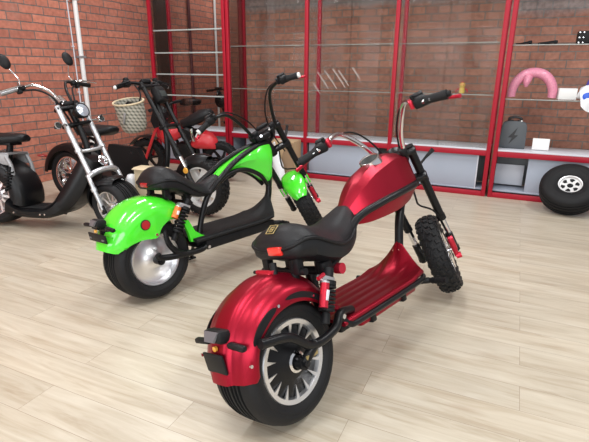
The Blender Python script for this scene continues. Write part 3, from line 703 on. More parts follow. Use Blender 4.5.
# ------------------------------------------------------------------ display cases
Y0, Y1, ZC, ZT = 4.494, 4.86, .432, 2.25
RC = mat('red_case_profile', (.36, .008, .024), .4, 0, 0, spec=.3)
def case(label, xs, shelves, doors, glass_y, panes, post=.036, edge=None, ez=.008):
    root = empty('display_case', label, 'display case', 'glass display cases along the back wall', Matrix.Translation(((xs[0] + xs[-1]) / 2, (Y0 + Y1) / 2, 0)))
    ox, oy = root.matrix_world.translation.x, root.matrix_world.translation.y
    def put(name, m, mt, par=None, **k):
        return obj(name, m.map(lambda p: p - V((ox, oy, 0))), mt, par or root, **k)
    def bx(lo, hi, bev=.003, m=None):
        return (m or M()).box([(a + b) / 2 for a, b in zip(lo, hi)], [b - a for a, b in zip(lo, hi)], None, bev)
    h = post / 2
    for i, x in enumerate(xs):
        xx = x + h if i == 0 else (x - h if i == len(xs) - 1 else x)
        for y in (Y0, Y1 - post): put('post', bx((xx - h, y, 0), (xx + h, y + post, ZT)), RC)
    x0, x1 = xs[0] + post, xs[-1] - post
    for z, t in ((0, .045), (ZC - .062, .048), (ZT - .05, .05)):
        put('front_rail', bx((x0, Y0 + .004, z), (x1, Y0 + post - .006, z + t)), RC)
        put('back_rail', bx((x0, Y1 - post + .006, z), (x1, Y1 - .006, z + t)), RC)
        m = M()
        for x in (xs[0], xs[-1] - post): bx((x + .004, Y0 + post, z), (x + post - .004, Y1 - post, z + t), m=m)
        put('side_rail', m, RC)
    put('counter', bx((xs[0] + .006, Y0 + .006, ZC - .014), (xs[-1] - .006, Y1 - .008, ZC)), LGREY)
    put('bottom_board', bx((x0, Y0 + .045, .05), (x1, Y1 - .05, .066)), GREY)
    put('back_panel', bx((x0, Y1 - .03, .066), (x1, Y1 - .018, ZC - .064)), DGREY)
    put('top_board', bx((xs[0] + .006, Y0 + .006, ZT), (xs[-1] - .006, Y1 - .006, ZT + .016)), LGREY)
    for x in (xs[0] + .012, xs[-1] - .026): put('side_panel', bx((x, Y0 + .045, .046), (x + .014, Y1 - .045, ZC - .064)), GREY)
    for x in xs[1:-1]: put('divider', bx((x - .008, Y0 + .045, .066), (x + .008, Y1 - .045, ZC - .064)), DGREY)
    for a, b, dy in doors: 
        d = put('door', bx((a, Y0 + .048 + dy, .05), (b, Y0 + .062 + dy, ZC - .066)), GREY)
        put('door_edge', bx((b - .012, Y0 + .044 + dy, .05), (b - .001, Y0 + .066 + dy, ZC - .066)), LGREY, d)
    for z in shelves:
        for a, b in zip(xs, xs[1:]):
            s = put('glass_shelf', bx((a + .024, Y0 + .05, z - .008), (b - .024, Y1 - .05, z), .001), GLASS)
            put('shelf_edge', bx((a + .024, Y0 + .046, z - ez), (b - .024, Y0 + .0495, z), .0005), edge or GLASSD, s)
    for a, b, dy in panes:
        g = put('glass_door', bx((a, Y0 + .012 + dy, ZC + .004), (b, Y0 + .017 + dy, ZT - .054), .0005), GLASS)
    for x in (xs[0] + h, xs[-1] - h): put('side_glass', bx((x - .003, Y0 + post, ZC + .004), (x + .003, Y1 - post, ZT - .054), .0005), GLASS)
    return root, put
c1, put1 = case('red-framed glass display case in the corner, narrowest one beside the left brick wall', [-3.875, -2.868], (.806, 1.037, 1.268, 1.505), [(-3.80, -3.33, 0), (-3.35, -2.92, .022)], 0, [(-3.83, -3.34, 0), (-3.36, -2.91, .012)], edge=GLASSE, ez=.014)
c2, put2 = case('long red-framed glass display case of three bays behind the handlebars of the red scooter', [-2.858, -1.938, -1.055, -.146], (.895, 1.325), [(-2.665, -1.965, 0), (-1.91, -1.168, 0), (-1.025, -.238, 0)], 0,
                [(-2.81, -2.37, 0), (-2.39, -1.965, .012), (-1.91, -1.48, 0), (-1.50, -1.082, .012), (-1.028, -.6, 0), (-.62, -.195, .012)])
c3, put3 = case('red-framed glass display case holding the pink ring and a grey case, behind the spare wheel', [-.124, 1.02, 2.1], (.866, 1.300), [(.168, .98, 0), (1.06, 2.04, 0)], 0, [(.72, .99, .012)])
put3('inner_board', M().box((.03, 4.74, .175), (.24, .012, .19), None, .003), LGREY)
# pale diagonal strips on the glass of the long case
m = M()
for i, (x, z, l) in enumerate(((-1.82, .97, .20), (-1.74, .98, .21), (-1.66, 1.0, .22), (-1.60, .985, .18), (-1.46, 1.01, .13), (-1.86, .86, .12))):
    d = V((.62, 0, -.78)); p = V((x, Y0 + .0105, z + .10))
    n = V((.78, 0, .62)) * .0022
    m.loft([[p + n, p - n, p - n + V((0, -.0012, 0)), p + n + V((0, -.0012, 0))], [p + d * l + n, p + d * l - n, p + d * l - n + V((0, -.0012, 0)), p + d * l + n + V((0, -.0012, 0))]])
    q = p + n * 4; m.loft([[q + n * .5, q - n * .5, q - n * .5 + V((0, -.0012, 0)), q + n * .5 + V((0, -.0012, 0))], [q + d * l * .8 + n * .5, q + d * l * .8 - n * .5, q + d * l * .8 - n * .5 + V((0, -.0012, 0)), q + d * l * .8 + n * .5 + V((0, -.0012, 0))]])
put2('pale_strip', m, PALE)

# things on the shelves
Z2, Z1 = .867, 1.301
m = M(); pts = []
for i in range(33):
    a = math.radians(-9 + 198 * i / 32); pts.append((.112 + .160 * math.cos(a), 4.67, Z2 + .037 + .176 * math.sin(a)))
m.tube(pts, [.034, .039, .041, .041, .041, .039, .034], 18, sm=False)
r_ = obj('ring_cushion', m, PINK); tag(r_, 'pink glittery half-ring cushion standing on the middle shelf of the right display case', 'cushion')
m = M(); m.tube([(.068, 4.652, 1.05), (.062, 4.64, 1.01), (.06, 4.638, .985), (.06, 4.64, .962)], [.04, .031, .023, .012], 12); obj('icing_drip', m, PINK, r_)
def lever(label, x0, x1, z, y, big):
    m = M(); L = x1 - x0
    m.tube([(x0, y, z + .006), (x0 + L * .35, y, z + .009), (x0 + L * .75, y, z + .016), (x1 - .01, y, z + .018)], [.004, .007, .011, .015] if not big else [.007, .011, .012, .013], 10, flat=1.2)
    m.box((x1 - .02, y, z + .016), (.03, .028, .03), None, .008)
    tag(obj('control_lever', m, BLKP), label, 'brake lever', 'black levers on the top shelf')
lever('black slim lever on the top shelf, directly left of the other lever', -.068, .062, Z1 + .004, 4.66, False)
lever('black thicker lever on the top shelf, between the slim lever and the black box', .10, .252, Z1 + .004, 4.66, True)
m = M(); m.box((.47, 4.67, Z1 + .05), (.18, .12, .10), None, .012); b_ = obj('metal_box', m, BLKP); tag(b_, 'black box with shiny studs on the top shelf at the right edge', 'box')
for x in (.392, .42):
    for z in (.012, .05, .088): m = M(); m.cyl((x, 4.612, Z1 + z), (x, 4.606, Z1 + z), .004, 8); obj('stud', m, CHROME, b_)
m = M(); m.box((.378, 4.65, Z2 + .045), (.135, .09, .09), Matrix.Rotation(.08, 3, 'Z'), .004)
w_ = obj('carton', m, WHITE); tag(w_, 'small blank white carton right of the pink ring on the middle shelf', 'box')
m = M().box((.378, 4.65, Z2 + .0905), (.13, .004, .001), Matrix.Rotation(.08, 3, 'Z')); obj('carton_flap', m, LGREY, w_)
# soft bag slumped over the shelf edge
m = M(); rows = []
prof = [(0, .035, .02), (.05, .075, .035), (.14, .10, .05), (.30, .105, .06), (.5, .10, .062), (.7, .095, .058), (.85, .085, .045), (.95, .06, .03), (1, .03, .012)]
for t_, rx, ry in prof:
    row = []
    for k in range(24):
        a = 2 * PI * k / 24; w1 = 1 + .08 * math.sin(3 * a + 6 * t_) + .05 * math.sin(7 * a - 9 * t_)
        row.append(V((.565 + rx * w1 * math.cos(a) - .03 * (1 - t_) ** 2, 4.62 + ry * w1 * math.sin(a), Z2 + .003 + .115 * t_ + .006 * math.sin(4 * a + 7 * t_) * t_)))
    rows.append(row)
m.loft(rows); pb = obj('plastic_bag', m, BAGW, ang=80); tag(pb, 'white plastic bag with blue print slumped over the middle shelf at the right edge', 'bag')
# the slack front of the bag hangs over the shelf edge
m = M(); rows = []
for i in range(9):
    v = i / 8; row = []
    for j in range(13):
        u = j / 12; x = .458 + .19 * u; zz = Z2 + .095 - (.115 + .07 * math.sin(PI * min(u * .9 + .1, 1))) * v - .02 * (1 - u) * (1 - v)
        yy = 4.558 - .046 * min(1, v * 2.2) + .006 * math.sin(9 * u + 4 * v) + .004 * math.sin(17 * u)
        row.append(V((x + .02 * v * (1 - u), yy, zz)))
    rows.append(row)
m.grid(rows); obj('bag_front', m, BAGW, pb, ang=80, solid=.003)
for c, rr_ in (((.515, 4.5135, Z2 + .035), (.036, .004, .030)), ((.575, 4.512, Z2 + .012), (.034, .004, .024)), ((.505, 4.514, Z2 + .005), (.018, .004, .018)), ((.61, 4.513, Z2 + .04), (.02, .004, .016))):
    m = M(); m.ball(c, rr_, 14, 8); obj('blue_print', m, BLUE, pb)
m = M(); m.ball((.585, 4.755, Z2 + .103), (.07, .04, .10), 16, 10); tag(obj('wrapped_parcel', m, VIOL), 'violet wrapped bundle behind the white bag on the middle shelf', 'parcel')
# grey case with a lightning bolt
m = M(); o = [(-.106, 0), (.106, 0), (.109, .03), (.105, .19), (.09, .225), (.052, .238), (-.048, .238), (-.085, .225), (-.10, .19), (-.108, .03)]
m.loft([[V((.014 + x * s, 4.62 + y, ZC + .001 + .12 + (z - .12) * s)) for x, z in o] for s, y in ((.93, 0), (1, .008), (1, .09), (.93, .1))])
bc = obj('battery_case', m, FELT, ang=50); tag(bc, 'grey soft case with a dark lightning bolt on the counter of the right display case', 'case')
m = M(); bolt = [(.032, .190), (-.038, .098), (-.006, .098), (-.028, .038), (.042, .120), (.010, .120)]
m.prism(bolt, (.014, 4.6195, ZC + .0), (1, 0, 0), (0, 0, 1), .002); obj('bolt_emblem', m, FELTD, bc)
m = M(); m.tube([(-.034, 4.67, ZC + .232), (-.03, 4.668, ZC + .262), (.016, 4.665, ZC + .272), (.061, 4.668, ZC + .262), (.066, 4.67, ZC + .232)], .011, 10); m.ball((-.019, 4.655, ZC + .24), (.026, .02, .012), 12, 8); m.ball((.056, 4.655, ZC + .24), (.024, .02, .012), 12, 8); obj('case_handle', m, FELTD, bc)
m = M(); m.cyl((.068, 4.634, ZC + .243), (.068, 4.628, ZC + .243), .007, 12); obj('socket_cap', m, WHITE, bc)
m = M(); m.box((.245, 4.62, ZC + .054), (.132, .003, .098), Matrix.Rotation(-.12, 3, 'X'), .001); cd = obj('price_card', m, WHITE); tag(cd, 'blank white card standing on the counter beside the grey case', 'card')
m = M(); m.box((.245, 4.642, ZC + .032), (.04, .030, .055), None, .001); obj('card_stand', m, WHITE, cd)
# toy figure on the shelf behind the red lever
zf = .896
m = M(); m.loft([[V((-.462 + r * math.cos(a), 4.66 + r * .8 * math.sin(a), zf + z)) for a in [2 * PI * k / 14 for k in range(14)]] for r, z in ((.02, 0), (.026, .012), (.022, .03), (.024, .042), (.014, .052))])
fg = obj('toy_figure', m, YEL); tag(fg, 'tiny yellow and red toy figure on the middle shelf of the long display case', 'toy')
m = M(); m.ball((-.462, 4.655, zf + .072), (.026, .022, .024), 14, 10); obj('head', m, YEL, fg)
m = M()
for s in (-1, 1): m.ball((-.462 + s * .010, 4.635, zf + .076), (.006, .004, .007), 10, 6); m.tube([(-.462 + s * .024, 4.66, zf + .04), (-.462 + s * .045, 4.65, zf + .03), (-.462 + s * .05, 4.645, zf + .012)], .006, 8)
m.ball((-.462, 4.655, zf + .094), (.016, .014, .008), 12, 6); obj('trim', m, REDP, fg)

# ------------------------------------------------------------------ spare wheel leaning on the case
Rs = .220; tl = math.radians(50)
ax = V((-.10, -math.cos(tl), math.sin(tl))).normalized(); ref = V((1, 0, .1))
cc = V((.485, 4.262, Rs * math.cos(tl) + .092 * math.sin(tl) * .62 + .006))
sp = obj('spare_wheel', M().lathe(tyre_profile(Rs, .092, .088, (.2, .5)), cc, ax, 72), RUB, ang=40); tag(sp, 'loose fat black tyre with a white slotted rim leaning against the right display case', 'wheel')
m = M(); u = (ref - ax * ref.dot(ax)).normalized(); q = ax.cross(u)
m.lathe([(.09, .0), (.09, .062), (.085, .068), (.078, .066), (.072, .05), (.03, .046), (.0001, .046), (.0001, .0)], cc, ax, 48, closed=False)
rm = obj('rim', m, WALU, sp)
m = M()
for k in range(6):
    a = 2 * PI * k / 6; pts = [(.034, .10), (.062, -.12), (.067, .18), (.062, .52), (.044, .50)]
    pl = [cc + (u * math.cos(a + t) + q * math.sin(a + t)) * r + ax * .0478 for r, t in pts]
    m.loft([[p for p in pl], [p + ax * .0035 for p in pl]])
obj('rim_slot', m, BLKP, rm)
m = M().lathe([(.0001, .052), (.017, .052), (.022, .046), (.0001, .046)], cc, ax, 20, closed=False); obj('hub_hole', m, BLKP, rm)
m = M().lathe([(.094, .055), (.106, .071), (.109, .071), (.097, .053)], cc, ax, 48); obj('bead_ring', m, CHROME, sp)

# ------------------------------------------------------------------ cardboard box and white bag
bxm = pose(0, 0, (0, 0, 0))
m = M(); m.box((-2.12, 4.375, .20), (.30, .21, .40), Matrix.Rotation(.06, 3, 'Z'), .003)
cb = obj('cardboard_box', m, CARD); tag(cb, 'tall brown cardboard box against the display case behind the fork of the green scooter', 'box')
m = M(); o = [(0, 0), (.138, 0), (.138, .385), (.085, .385), (.04, .345), (.012, .27), (0, .18)]
m.prism(o, (-2.098, 4.2685, .004), (math.cos(.06), math.sin(.06), 0), (0, 0, 1), -.0015); obj('darker_panel', m, CARDD, cb)  # darker tan area with a curved edge on the box front
m = M(); m.box((-2.12, 4.372, .4005), (.05, .205, .001), Matrix.Rotation(.06, 3, 'Z')); obj('packing_tape', m, PALE, cb)
m = M(); rows = []
for i in range(12):
    t = i / 11
    row = []
    for k in range(18):
        a = 2 * PI * k / 18; r = (.055 + .02 * math.sin(PI * t)) * (1 - .45 * t) * (1 + .14 * math.sin(5 * a + 9 * t) + .08 * math.sin(8 * a - 6 * t))
        row.append(V((-2.055 - .10 * t + r * math.cos(a), 4.185 + .035 * t + r * .6 * math.sin(a), .002 + .34 * t)))
    rows.append(row)
m.loft(rows); pb = obj('plastic_bag', m, BAGW, ang=70); tag(pb, 'crumpled white plastic bag in front of the brown cardboard box', 'bag')
m = M(); m.tube([(-2.16, 4.222, .335), (-2.17, 4.226, .37), (-2.155, 4.226, .395), (-2.145, 4.222, .36), (-2.15, 4.22, .335)], .006, 8); obj('bag_handle', m, BAGW, pb)
RZ = Matrix.Rotation(.1, 3, 'Z')
m = M(); m.box((-2.305, 2.585, .21), (.235, .09, .42), RZ, .003); cb = obj('cardboard_box', m, CREAM); tag(cb, 'cream card box standing behind the saddle of the green scooter', 'box')
m = M(); m.box((-2.30, 2.53, .414), (.23, .035, .003), RZ @ Matrix.Rotation(.35, 3, 'X'), .001); obj('flap', m, CREAM, cb)
m = M().lathe([(.0001, .002), (.036, .002), (.042, .012), (.045, .10), (.044, .25), (.040, .325), (.026, .352), (.0001, .358)], (-2.487, 2.57, 0), (0, 0, 1), 24, closed=False)
bn = obj('wrapped_bundle', m, BAGW, ang=60); tag(bn, 'white rounded bundle standing left of the cream card box, behind the green scooter', 'bundle')
m = M().tube([V((-2.487 + .047 * math.cos(2 * PI * k / 24), 2.57 + .047 * math.sin(2 * PI * k / 24), .20)) for k in range(25)], .003, 6, sm=False); obj('band', m, LGREY, bn)

# ------------------------------------------------------------------ silver-forked black scooter at the left edge
A = empty('cruiser_scooter', 'black electric scooter with long silver fork tubes at the left edge of the floor', 'electric scooter', None, pose(74, 6, (-3.3, 2.1, .012)))
ax = V((0, 1, 0)); C = V((0, 0, .2))
def simple_rear(root, C, R, w, rr, rimmat, fth, fR, fw, fmat, nsp=10, low=.8):
    ty = obj('rear_tire', M().lathe(tyre_profile(R, w, rr, (.2, .46)), C, (0, 1, 0), 64), RUB, root, ang=40)
    spoke_rim(rr + .004, w * .82, C, (0, 1, 0), (1, 0, 0), ty, rimmat, nsp, .018, .15)
    rows = []
    for i in range(33):
        th = math.radians(fth[0] + (fth[1] - fth[0]) * i / 32); d = V((math.cos(th), 0, math.sin(th)))
        rows.append([C + d * r + V((0, y, 0)) for y, r in ((-fw, fR * low), (-fw, fR * .9), (-fw * .9, fR * .965), (-fw * .6, fR), (0, fR * 1.01), (fw * .6, fR), (fw * .9, fR * .965), (fw, fR * .9), (fw, fR * low))])
    m = M(); m.grid(rows); fe = obj('rear_fender', m, fmat, root, ang=60, solid=-.004)
    m = M(); m.cyl(C - V((0, w + .045, 0)), C + V((0, w + .045, 0)), .012, 12); obj('rear_axle', m, CHROME, root)
    return ty, fe
simple_rear(A, C, .2, .098, .13, ALU, (-12, 180), .268, .122, BLACK, 10, .72)
m = M()
top = crom([(.14, 0, .20), (.20, 0, .145), (.28, 0, .13), (.38, 0, .132), (.46, 0, .165), (.53, 0, .255), (.60, 0, .365), (.66, 0, .46), (.70, 0, .53)], 3)
bot = crom([(.12, 0, .085), (.25, 0, .068), (.38, 0, .066), (.47, 0, .078), (.56, 0, .115), (.65, 0, .19), (.72, 0, .30), (.765, 0, .40), (.785, 0, .47)], 3)
rings = []
for i, (t, b) in enumerate(zip(top, bot)):
    h = .135 - .05 * max(0, (i / (len(top) - 1) - .5) * 2)
    d = (b - t); rings.append([t + V((0, h * .8, 0)) + d * .02, t + V((0, h, 0)) + d * .25, t + V((0, h * .97, 0)) + d * .75, b + V((0, h * .75, 0)), b - V((0, h * .75, 0)), t - V((0, h * .97, 0)) + d * .75, t - V((0, h, 0)) + d * .25, t - V((0, h * .8, 0)) + d * .02])
m.loft(rings); bd = obj('body', m, BLACK, A, ang=45)
m = M(); m.box((.30, 0, .136), (.22, .2, .008), None, .003); obj('foot_mat', m, DECKB, bd)
m = M()
for x, z in ((.20, .105), (.40, .10), (.435, .102), (.62, .26)): m.cyl((x, -.128, z), (x, -.141 if x < .6 else -.128, z), .006, 8)
obj('body_bolt', m, CHROME, bd)
def saddle(root, st, mt=LEATH, name='seat'):
    rows = crom_n(st, 4); return obj(name, M().loft([ring_section(h, zt, zs, zb, x) for x, h, zt, zs, zb in rows]), mt, root, ang=55)
saddle(A, [(-.19, .05, .61, .60, .58), (-.16, .11, .638, .615, .575), (-.08, .14, .648, .61, .565), (.02, .14, .645, .61, .565), (.12, .11, .645, .615, .575), (.21, .075, .645, .618, .585), (.245, .04, .635, .615, .595)])
m = M(); m.cyl((.09, 0, .44), (.115, 0, .585), .022, 14); m.box((.06, 0, .57), (.2, .12, .02), None, .005); m.cyl((-.1, 0, .45), (-.1, 0, .58), .02, 12); obj('seat_post', m, BLACK, A)
m = M(); m.box((.07, -.10, .475), (.20, .014, .075), Matrix.Rotation(.12, 3, 'Y'), .006); m.box((.07, .10, .475), (.20, .014, .075), Matrix.Rotation(.12, 3, 'Y'), .006); m.box((.07, 0, .505), (.2, .2, .014), None, .004)
for s in (1, -1): m.tube([(.15, s * .10, .49), (.185, s * .10, .42), (.20, s * .105, .33)], .014, 10)
obj('seat_bracket', m, mat('grey_cast_bracket', (.33, .33, .34), .45, .3), A)
m = M(); helix(m, (.19, -.12, .40), (.16, -.135, .27), .022, .006, 6); m.cyl((.19, -.12, .42), (.155, -.135, .25), .009, 10); obj('shock_absorber', m, BLKP, A)
fk, f1, f2, ad = forkframe(.593, .838, .43, -.377); FR = Matrix((f1, f2, ad)).transposed()
for s in (1, -1):
    m = M(); m.cyl(fk(0, s * .096, .0), fk(0, s * .096, .485), .018, 18); m.cyl(fk(0, s * .096, -.008), fk(0, s * .096, .004), .020, 18); m.cyl(fk(0, s * .096, .30), fk(0, s * .096, .32), .024, 18)
    lg = obj('fork_leg', m, SILV, A)
    m = M(); m.tube([fk(.0, s * .10, .47), fk(.01, s * .122, .51), fk(.006, s * .124, .62), fk(0, s * .124, .735)], .015, 12); m.cyl(fk(.006, s * .124, .575), fk(.006, s * .124, .60), .02, 14); obj('lower_leg', m, SILV, lg)
    m = M(); m.box(fk(0, s * .124, .735), (.04, .02, .06), FR, .006); obj('fork_foot', m, BLACK, lg)
for d in (.012, .13): m = M().box(fk(-.01, 0, d), (.055, .22, .026), FR, .008); obj('triple_clamp', m, BLACK, A)
m = M(); m.tube([fk(.0, -.125, .50), fk(.02, -.08, .482), fk(.025, 0, .476), fk(.02, .08, .482), fk(.0, .125, .50)], .02, 12); obj('lower_yoke', m, SILV, A)
m = M(); m.tube([fk(.0, -.1, .31), fk(.02, -.05, .325), fk(.02, .05, .325), fk(.0, .1, .31)], .012, 10); obj('fork_brace', m, SILV, A)
axle = fk(0, 0, .735); RF = .172
ft = obj('front_tire', M().lathe(tyre_profile(RF, .090, .112, (.16, .34, .52)), axle, f2, 64, ref=f1), RUB, A, ang=40)
spoke_rim(.116, .075, axle, f2, f1, ft, ALU, 10, .015, .15)
m = M(); m.cyl(fk(0, -.14, .735), fk(0, .14, .735), .010, 12); obj('front_axle', m, CHROME, A)
rows = []
for i in range(21):
    th = math.radians(-40 + 120 * i / 20); d = -ad * math.cos(th) - f1 * math.sin(th); tp = math.sin(PI * (i + .8) / 21.6) ** .3
    rows.append([axle + d * r + f2 * (y * tp) for y, r in ((-.104, .165), (-.1, .187), (-.07, .199), (0, .203), (.07, .199), (.1, .187), (.104, .165))])
m = M(); m.grid(rows); obj('front_fender', m, BLACK, A, ang=60, solid=-.004)
for s in (1, -1):
    pts = [fk(a, s * b, d) for a, b, d in ((-.01, .035, -.02), (-.04, .06, -.12), (-.085, .12, -.195), (-.11, .20, -.196), (-.132, .34, -.176))]
    m = M().tube(pts, .0095, 12); ho = obj('handlebar', m, CHROME if s < 0 else BLACK, A)
    g = (pts[-1] - pts[-2]).normalized(); m = M().tube([pts[-2] + g * .03, pts[-1]], .0165, 12); obj('grip', m, SILV if s < 0 else RUB, ho)
    m = M(); m.box(pts[-2] + g * .0, (.035, .045, .034), FR, .008); m.box(pts[-2] + g * .02 + ad * .02, (.03, .03, .03), FR, .006); obj('switch_housing', m, BLKP, ho)
    m = M(); m.tube([pts[-2] + f1 * .03, pts[-2] + f1 * .05 + g * .05, pts[-1] + f1 * .05 + g * .03], [.006, .005, .006], 8); obj('brake_lever', m, CHROME, ho)
    mp = fk(-.1, s * .235, -.372)
    m = M(); m.tube([pts[-2] - ad * .015, fk(-.11, s * .19, -.26), fk(-.105, s * .222, -.33), mp], .0048, 8); mi = obj('mirror', m, CHROME, ho)
    m = M(); rotm = Matrix((f1, f2, -ad)).transposed(); m.ball(mp, (.014, .040, .052), 18, 12, rotm); obj('mirror_shell', m, BLKP, mi)
    m = M(); m.tube([fk(.01, s * .105, .12), fk(.01, s * .15, .126)], .007, 8); m.lathe([(.016, -.02), (.023, .0), (.026, .012), (.020, .014), (.017, .0)], fk(.02, s * .173, .128), f1, 24); ts_ = obj('turn_signal', m, CHROME, A)
    m = M().lathe([(.0001, .004), (.018, .003), (.018, -.01), (.0001, -.01)], fk(.02, s * .173, .128), f1, 20, closed=False); obj('lens', m, DGLASS, ts_)
m = M().lathe([(.0001, -.06), (.03, -.055), (.048, -.02), (.054, .012), (.049, .016), (.0001, .004)], fk(.085, 0, .071), f1, 28, closed=False); m.box(fk(.03, 0, .06), (.08, .03, .03), FR, .005); hl = obj('headlight', m, BLACK, A)
m = M().lathe([(.0001, .022), (.03, .019), (.050, .012), (.050, .004), (.0001, .004)], fk(.085, 0, .071), f1, 28, closed=False); obj('lens', m, HEADL, hl)
m = M()
for y in (-.035, 0, .035): m.cyl(fk(-.005, y - .05, -.03), fk(-.045, y - .05, -.085), .014, 14)
obj('bar_riser', m, CHROME, A)
m = M(); m.box(fk(-.03, .02, -.02), (.07, .12, .03), FR, .01); obj('dash', m, BLKP, A)
m = M().lathe([(.020, .0), (.034, .006), (.038, .016), (.030, .018), (.022, .004)], fk(.01, .035, .415), f1, 28); m.cyl(fk(-.02, .035, .415), fk(.012, .035, .415), .02, 16); hn = obj('horn', m, CHROME, A)
m = M(); m.tube([fk(-.12, -.20, -.18), fk(-.06, -.13, -.15), fk(.01, -.10, -.06), fk(-.02, -.04, .08), fk(-.03, -.02, .2)], .007, 8); m.tube([fk(-.11, .2, -.18), fk(-.03, .10, -.12), fk(.02, .03, .0), fk(-.02, .0, .12)], .006, 8); obj('cable', m, BLKP, A)
m = M(); m.tube([(.70, 0, .48), (.70, 0, .55), fk(-.012, 0, .20), fk(-.012, 0, .0)], .022, 12); obj('head_tube', m, BLACK, A)
m = M(); m.tube([(.30, .10, .09), (.31, .16, .06), (.34, .24, .035)], .01, 8, sm=False); obj('kickstand', m, BLACK, A)

# ------------------------------------------------------------------ black scooter with the basket by the left wall
B = empty('step_scooter', 'black scooter with a plaid basket on its handlebars parked by the left brick wall', 'electric scooter', None, pose(88, 5, (-3.36, 2.83, .012)))
C = V((-.02, 0, .21))
simple_rear(B, C, .21, .085, .150, CHROME, (35, 178), .262, .105, BLACK, 10, .78)
m = M(); m.tube([(-.255, 0, .30), (-.32, 0, .33), (-.40, 0, .338)], .008, 8); m.ball((-.40, 0, .338), (.04, .05, .012), 14, 8); obj('tail_reflector', m, mat('dark_red_lens', (.28, .02, .02), .3), B)
saddle(B, [(.08, .04, .60, .59, .575), (.11, .10, .63, .60, .56), (.20, .13, .642, .60, .55), (.29, .125, .64, .602, .55), (.37, .095, .64, .61, .565), (.425, .06, .637, .615, .585), (.445, .03, .625, .61, .595)])
m = M(); m.cyl((.24, 0, .22), (.25, 0, .57), .026, 16); m.tube([(.06, 0, .40), (.15, 0, .52), (.24, 0, .50)], .014, 10); obj('seat_post', m, BLACK, B)
m = M(); m.lathe([(.028, -.035), (.044, -.03), (.044, .03), (.028, .035)], (.20, -.05, .45), (0, 1, 0), 24); obj('seat_spring', m, CHROME, B)
m = M(); o = [(.14, .16), (.90, .16), (.96, .22), (.98, .30), (.94, .31), (.88, .245), (.14, .245)]; m.loft([[V((x, y, z)) for x, z in o] for y in (-.12, .12)]); obj('footboard', m, BLKP, B, ang=30)
m = M(); o = [(.44, .40), (.475, .50), (.745, .49), (.87, .26), (.88, .247), (.50, .247)]; m.loft([[V((x, s * .92 + .0, z)) if False else V((x, s, z)) for x, z in o] for s in (-.118, -.06)]); bb = obj('battery_box', m, BLKP, B, ang=30)
m = M(); m.cyl((.70, -.117, .45), (.70, -.124, .45), .008, 10); obj('charge_port', m, CHROME, bb)
m = M(); m.tube([(.92, 0, .27), (.95, 0, .45), (.93, 0, .65), (.84, 0, .87)], .022, 14); obj('frame', m, BLACK, B)
for s in (1, -1): m = M(); m.tube([(.15, s * .07, .21), (.06, s * .1, .21), (-.02, s * .10, .21)], .016, 8); obj('swing_arm', m, BLACK, B)
fk, f1, f2, ad = forkframe(.80, .95, .58, -.12); FR = Matrix((f1, f2, ad)).transposed(); sax = .868
for s in (1, -1):
    m = M(); m.cyl(fk(0, s * .075, -.03), fk(0, s * .075, .60), .0175, 16); lg = obj('fork_leg', m, BLACK, B)
    m = M(); m.cyl(fk(0, s * .075, .60), fk(0, s * .075, .70), .016, 14); obj('fork_slider', m, CHROME, lg)
    m = M(); m.tube([fk(0, s * .075, .69), fk(-.01, s * .085, .77), fk(0, s * .085, sax + .012)], .02, 12); obj('fork_foot', m, BLACK, lg)
    m = M().lathe([(.0001, .008), (.02, .006), (.024, 0), (.0001, 0)], fk(.0, s * .096, .715), f2 * s, 20, closed=False); obj('side_reflector', m, AMBER, lg)
for d in (0, .34): m = M().box(fk(-.01, 0, d), (.055, .2, .03), FR, .01); obj('triple_clamp', m, BLACK, B)
axle = fk(0, 0, sax)
ft = knob_tyre('front_tire', .222, .058, .155, axle, f2, f1, B, n=32, kn=.006)
spoke_rim(.157, .045, axle, f2, f1, ft, WALU, 7, .062, .12)
m = M(); m.cyl(fk(0, -.11, sax), fk(0, .11, sax), .010, 12); obj('front_axle', m, CHROME, B)
rows = []
for i in range(23):
    th = math.radians(-50 + 130 * i / 22); d = -ad * math.cos(th) - f1 * math.sin(th); tp = math.sin(PI * (i + .8) / 23.6) ** .25
    rows.append([axle + d * r + f2 * (y * tp) for y, r in ((-.070, .185), (-.068, .225), (-.045, .243), (0, .247), (.045, .243), (.068, .225), (.070, .185))])
m = M(); m.grid(rows); obj('front_fender', m, BLACK, B, ang=60, solid=-.004)
for s in (1, -1):
    pts = [fk(a, s * b, d) for a, b, d in ((-.02, .03, -.01), (-.035, .07, -.05), (-.05, .15, -.06), (-.070, .265, -.038))]
    m = M().tube(pts, .0125, 10); ho = obj('handlebar', m, BLACK, B)
    g = (pts[-1] - pts[-2]).normalized(); m = M().tube([pts[-2] + g * .05, pts[-1]], .0175, 12); obj('grip', m, RUB, ho)
    m = M().ball(pts[-1], .015, 10, 8); obj('bar_end', m, WHITE, ho)
    m = M(); m.box(pts[-2] + g * .015, (.045, .06, .045), FR, .01); m.box(pts[-2] - ad * .03, (.03, .04, .03), FR, .008); m.tube([pts[-2] + f1 * .03, pts[-1] + f1 * .035], .006, 8); obj('switch_housing', m, BLKP, ho)
m = M(); m.box(fk(.045, 0, .10), (.075, .11, .13), FR, .03); hl = obj('headlight', m, BLKP, B)
m = M().box(fk(.083, 0, .11), (.004, .06, .05), FR, .001); obj('lens', m, DGLASS, hl)
m = M(); m.box(fk(-.03, 0, -.055), (.06, .09, .035), FR, .01); obj('dash', m, BLKP, B)
m = M(); bc_ = V((.748, -.120, .615)); rows = []; TB = Matrix.Rotation(.30, 3, 'X')
for z, r in ((0, .055), (.006, .074), (.03, .086), (.08, .095), (.14, .100), (.225, .103)):
    rows.append([bc_ + TB @ V((r * 1.08 * math.cos(2 * PI * k / 28), r * math.sin(2 * PI * k / 28), z)) for k in range(28)])
m.loft(rows, cap=False); m.face(tuple(range(28))); bk = obj('basket', m, PLAID, B, ang=60, solid=.004)
tag(bk, 'small round plaid canvas basket')
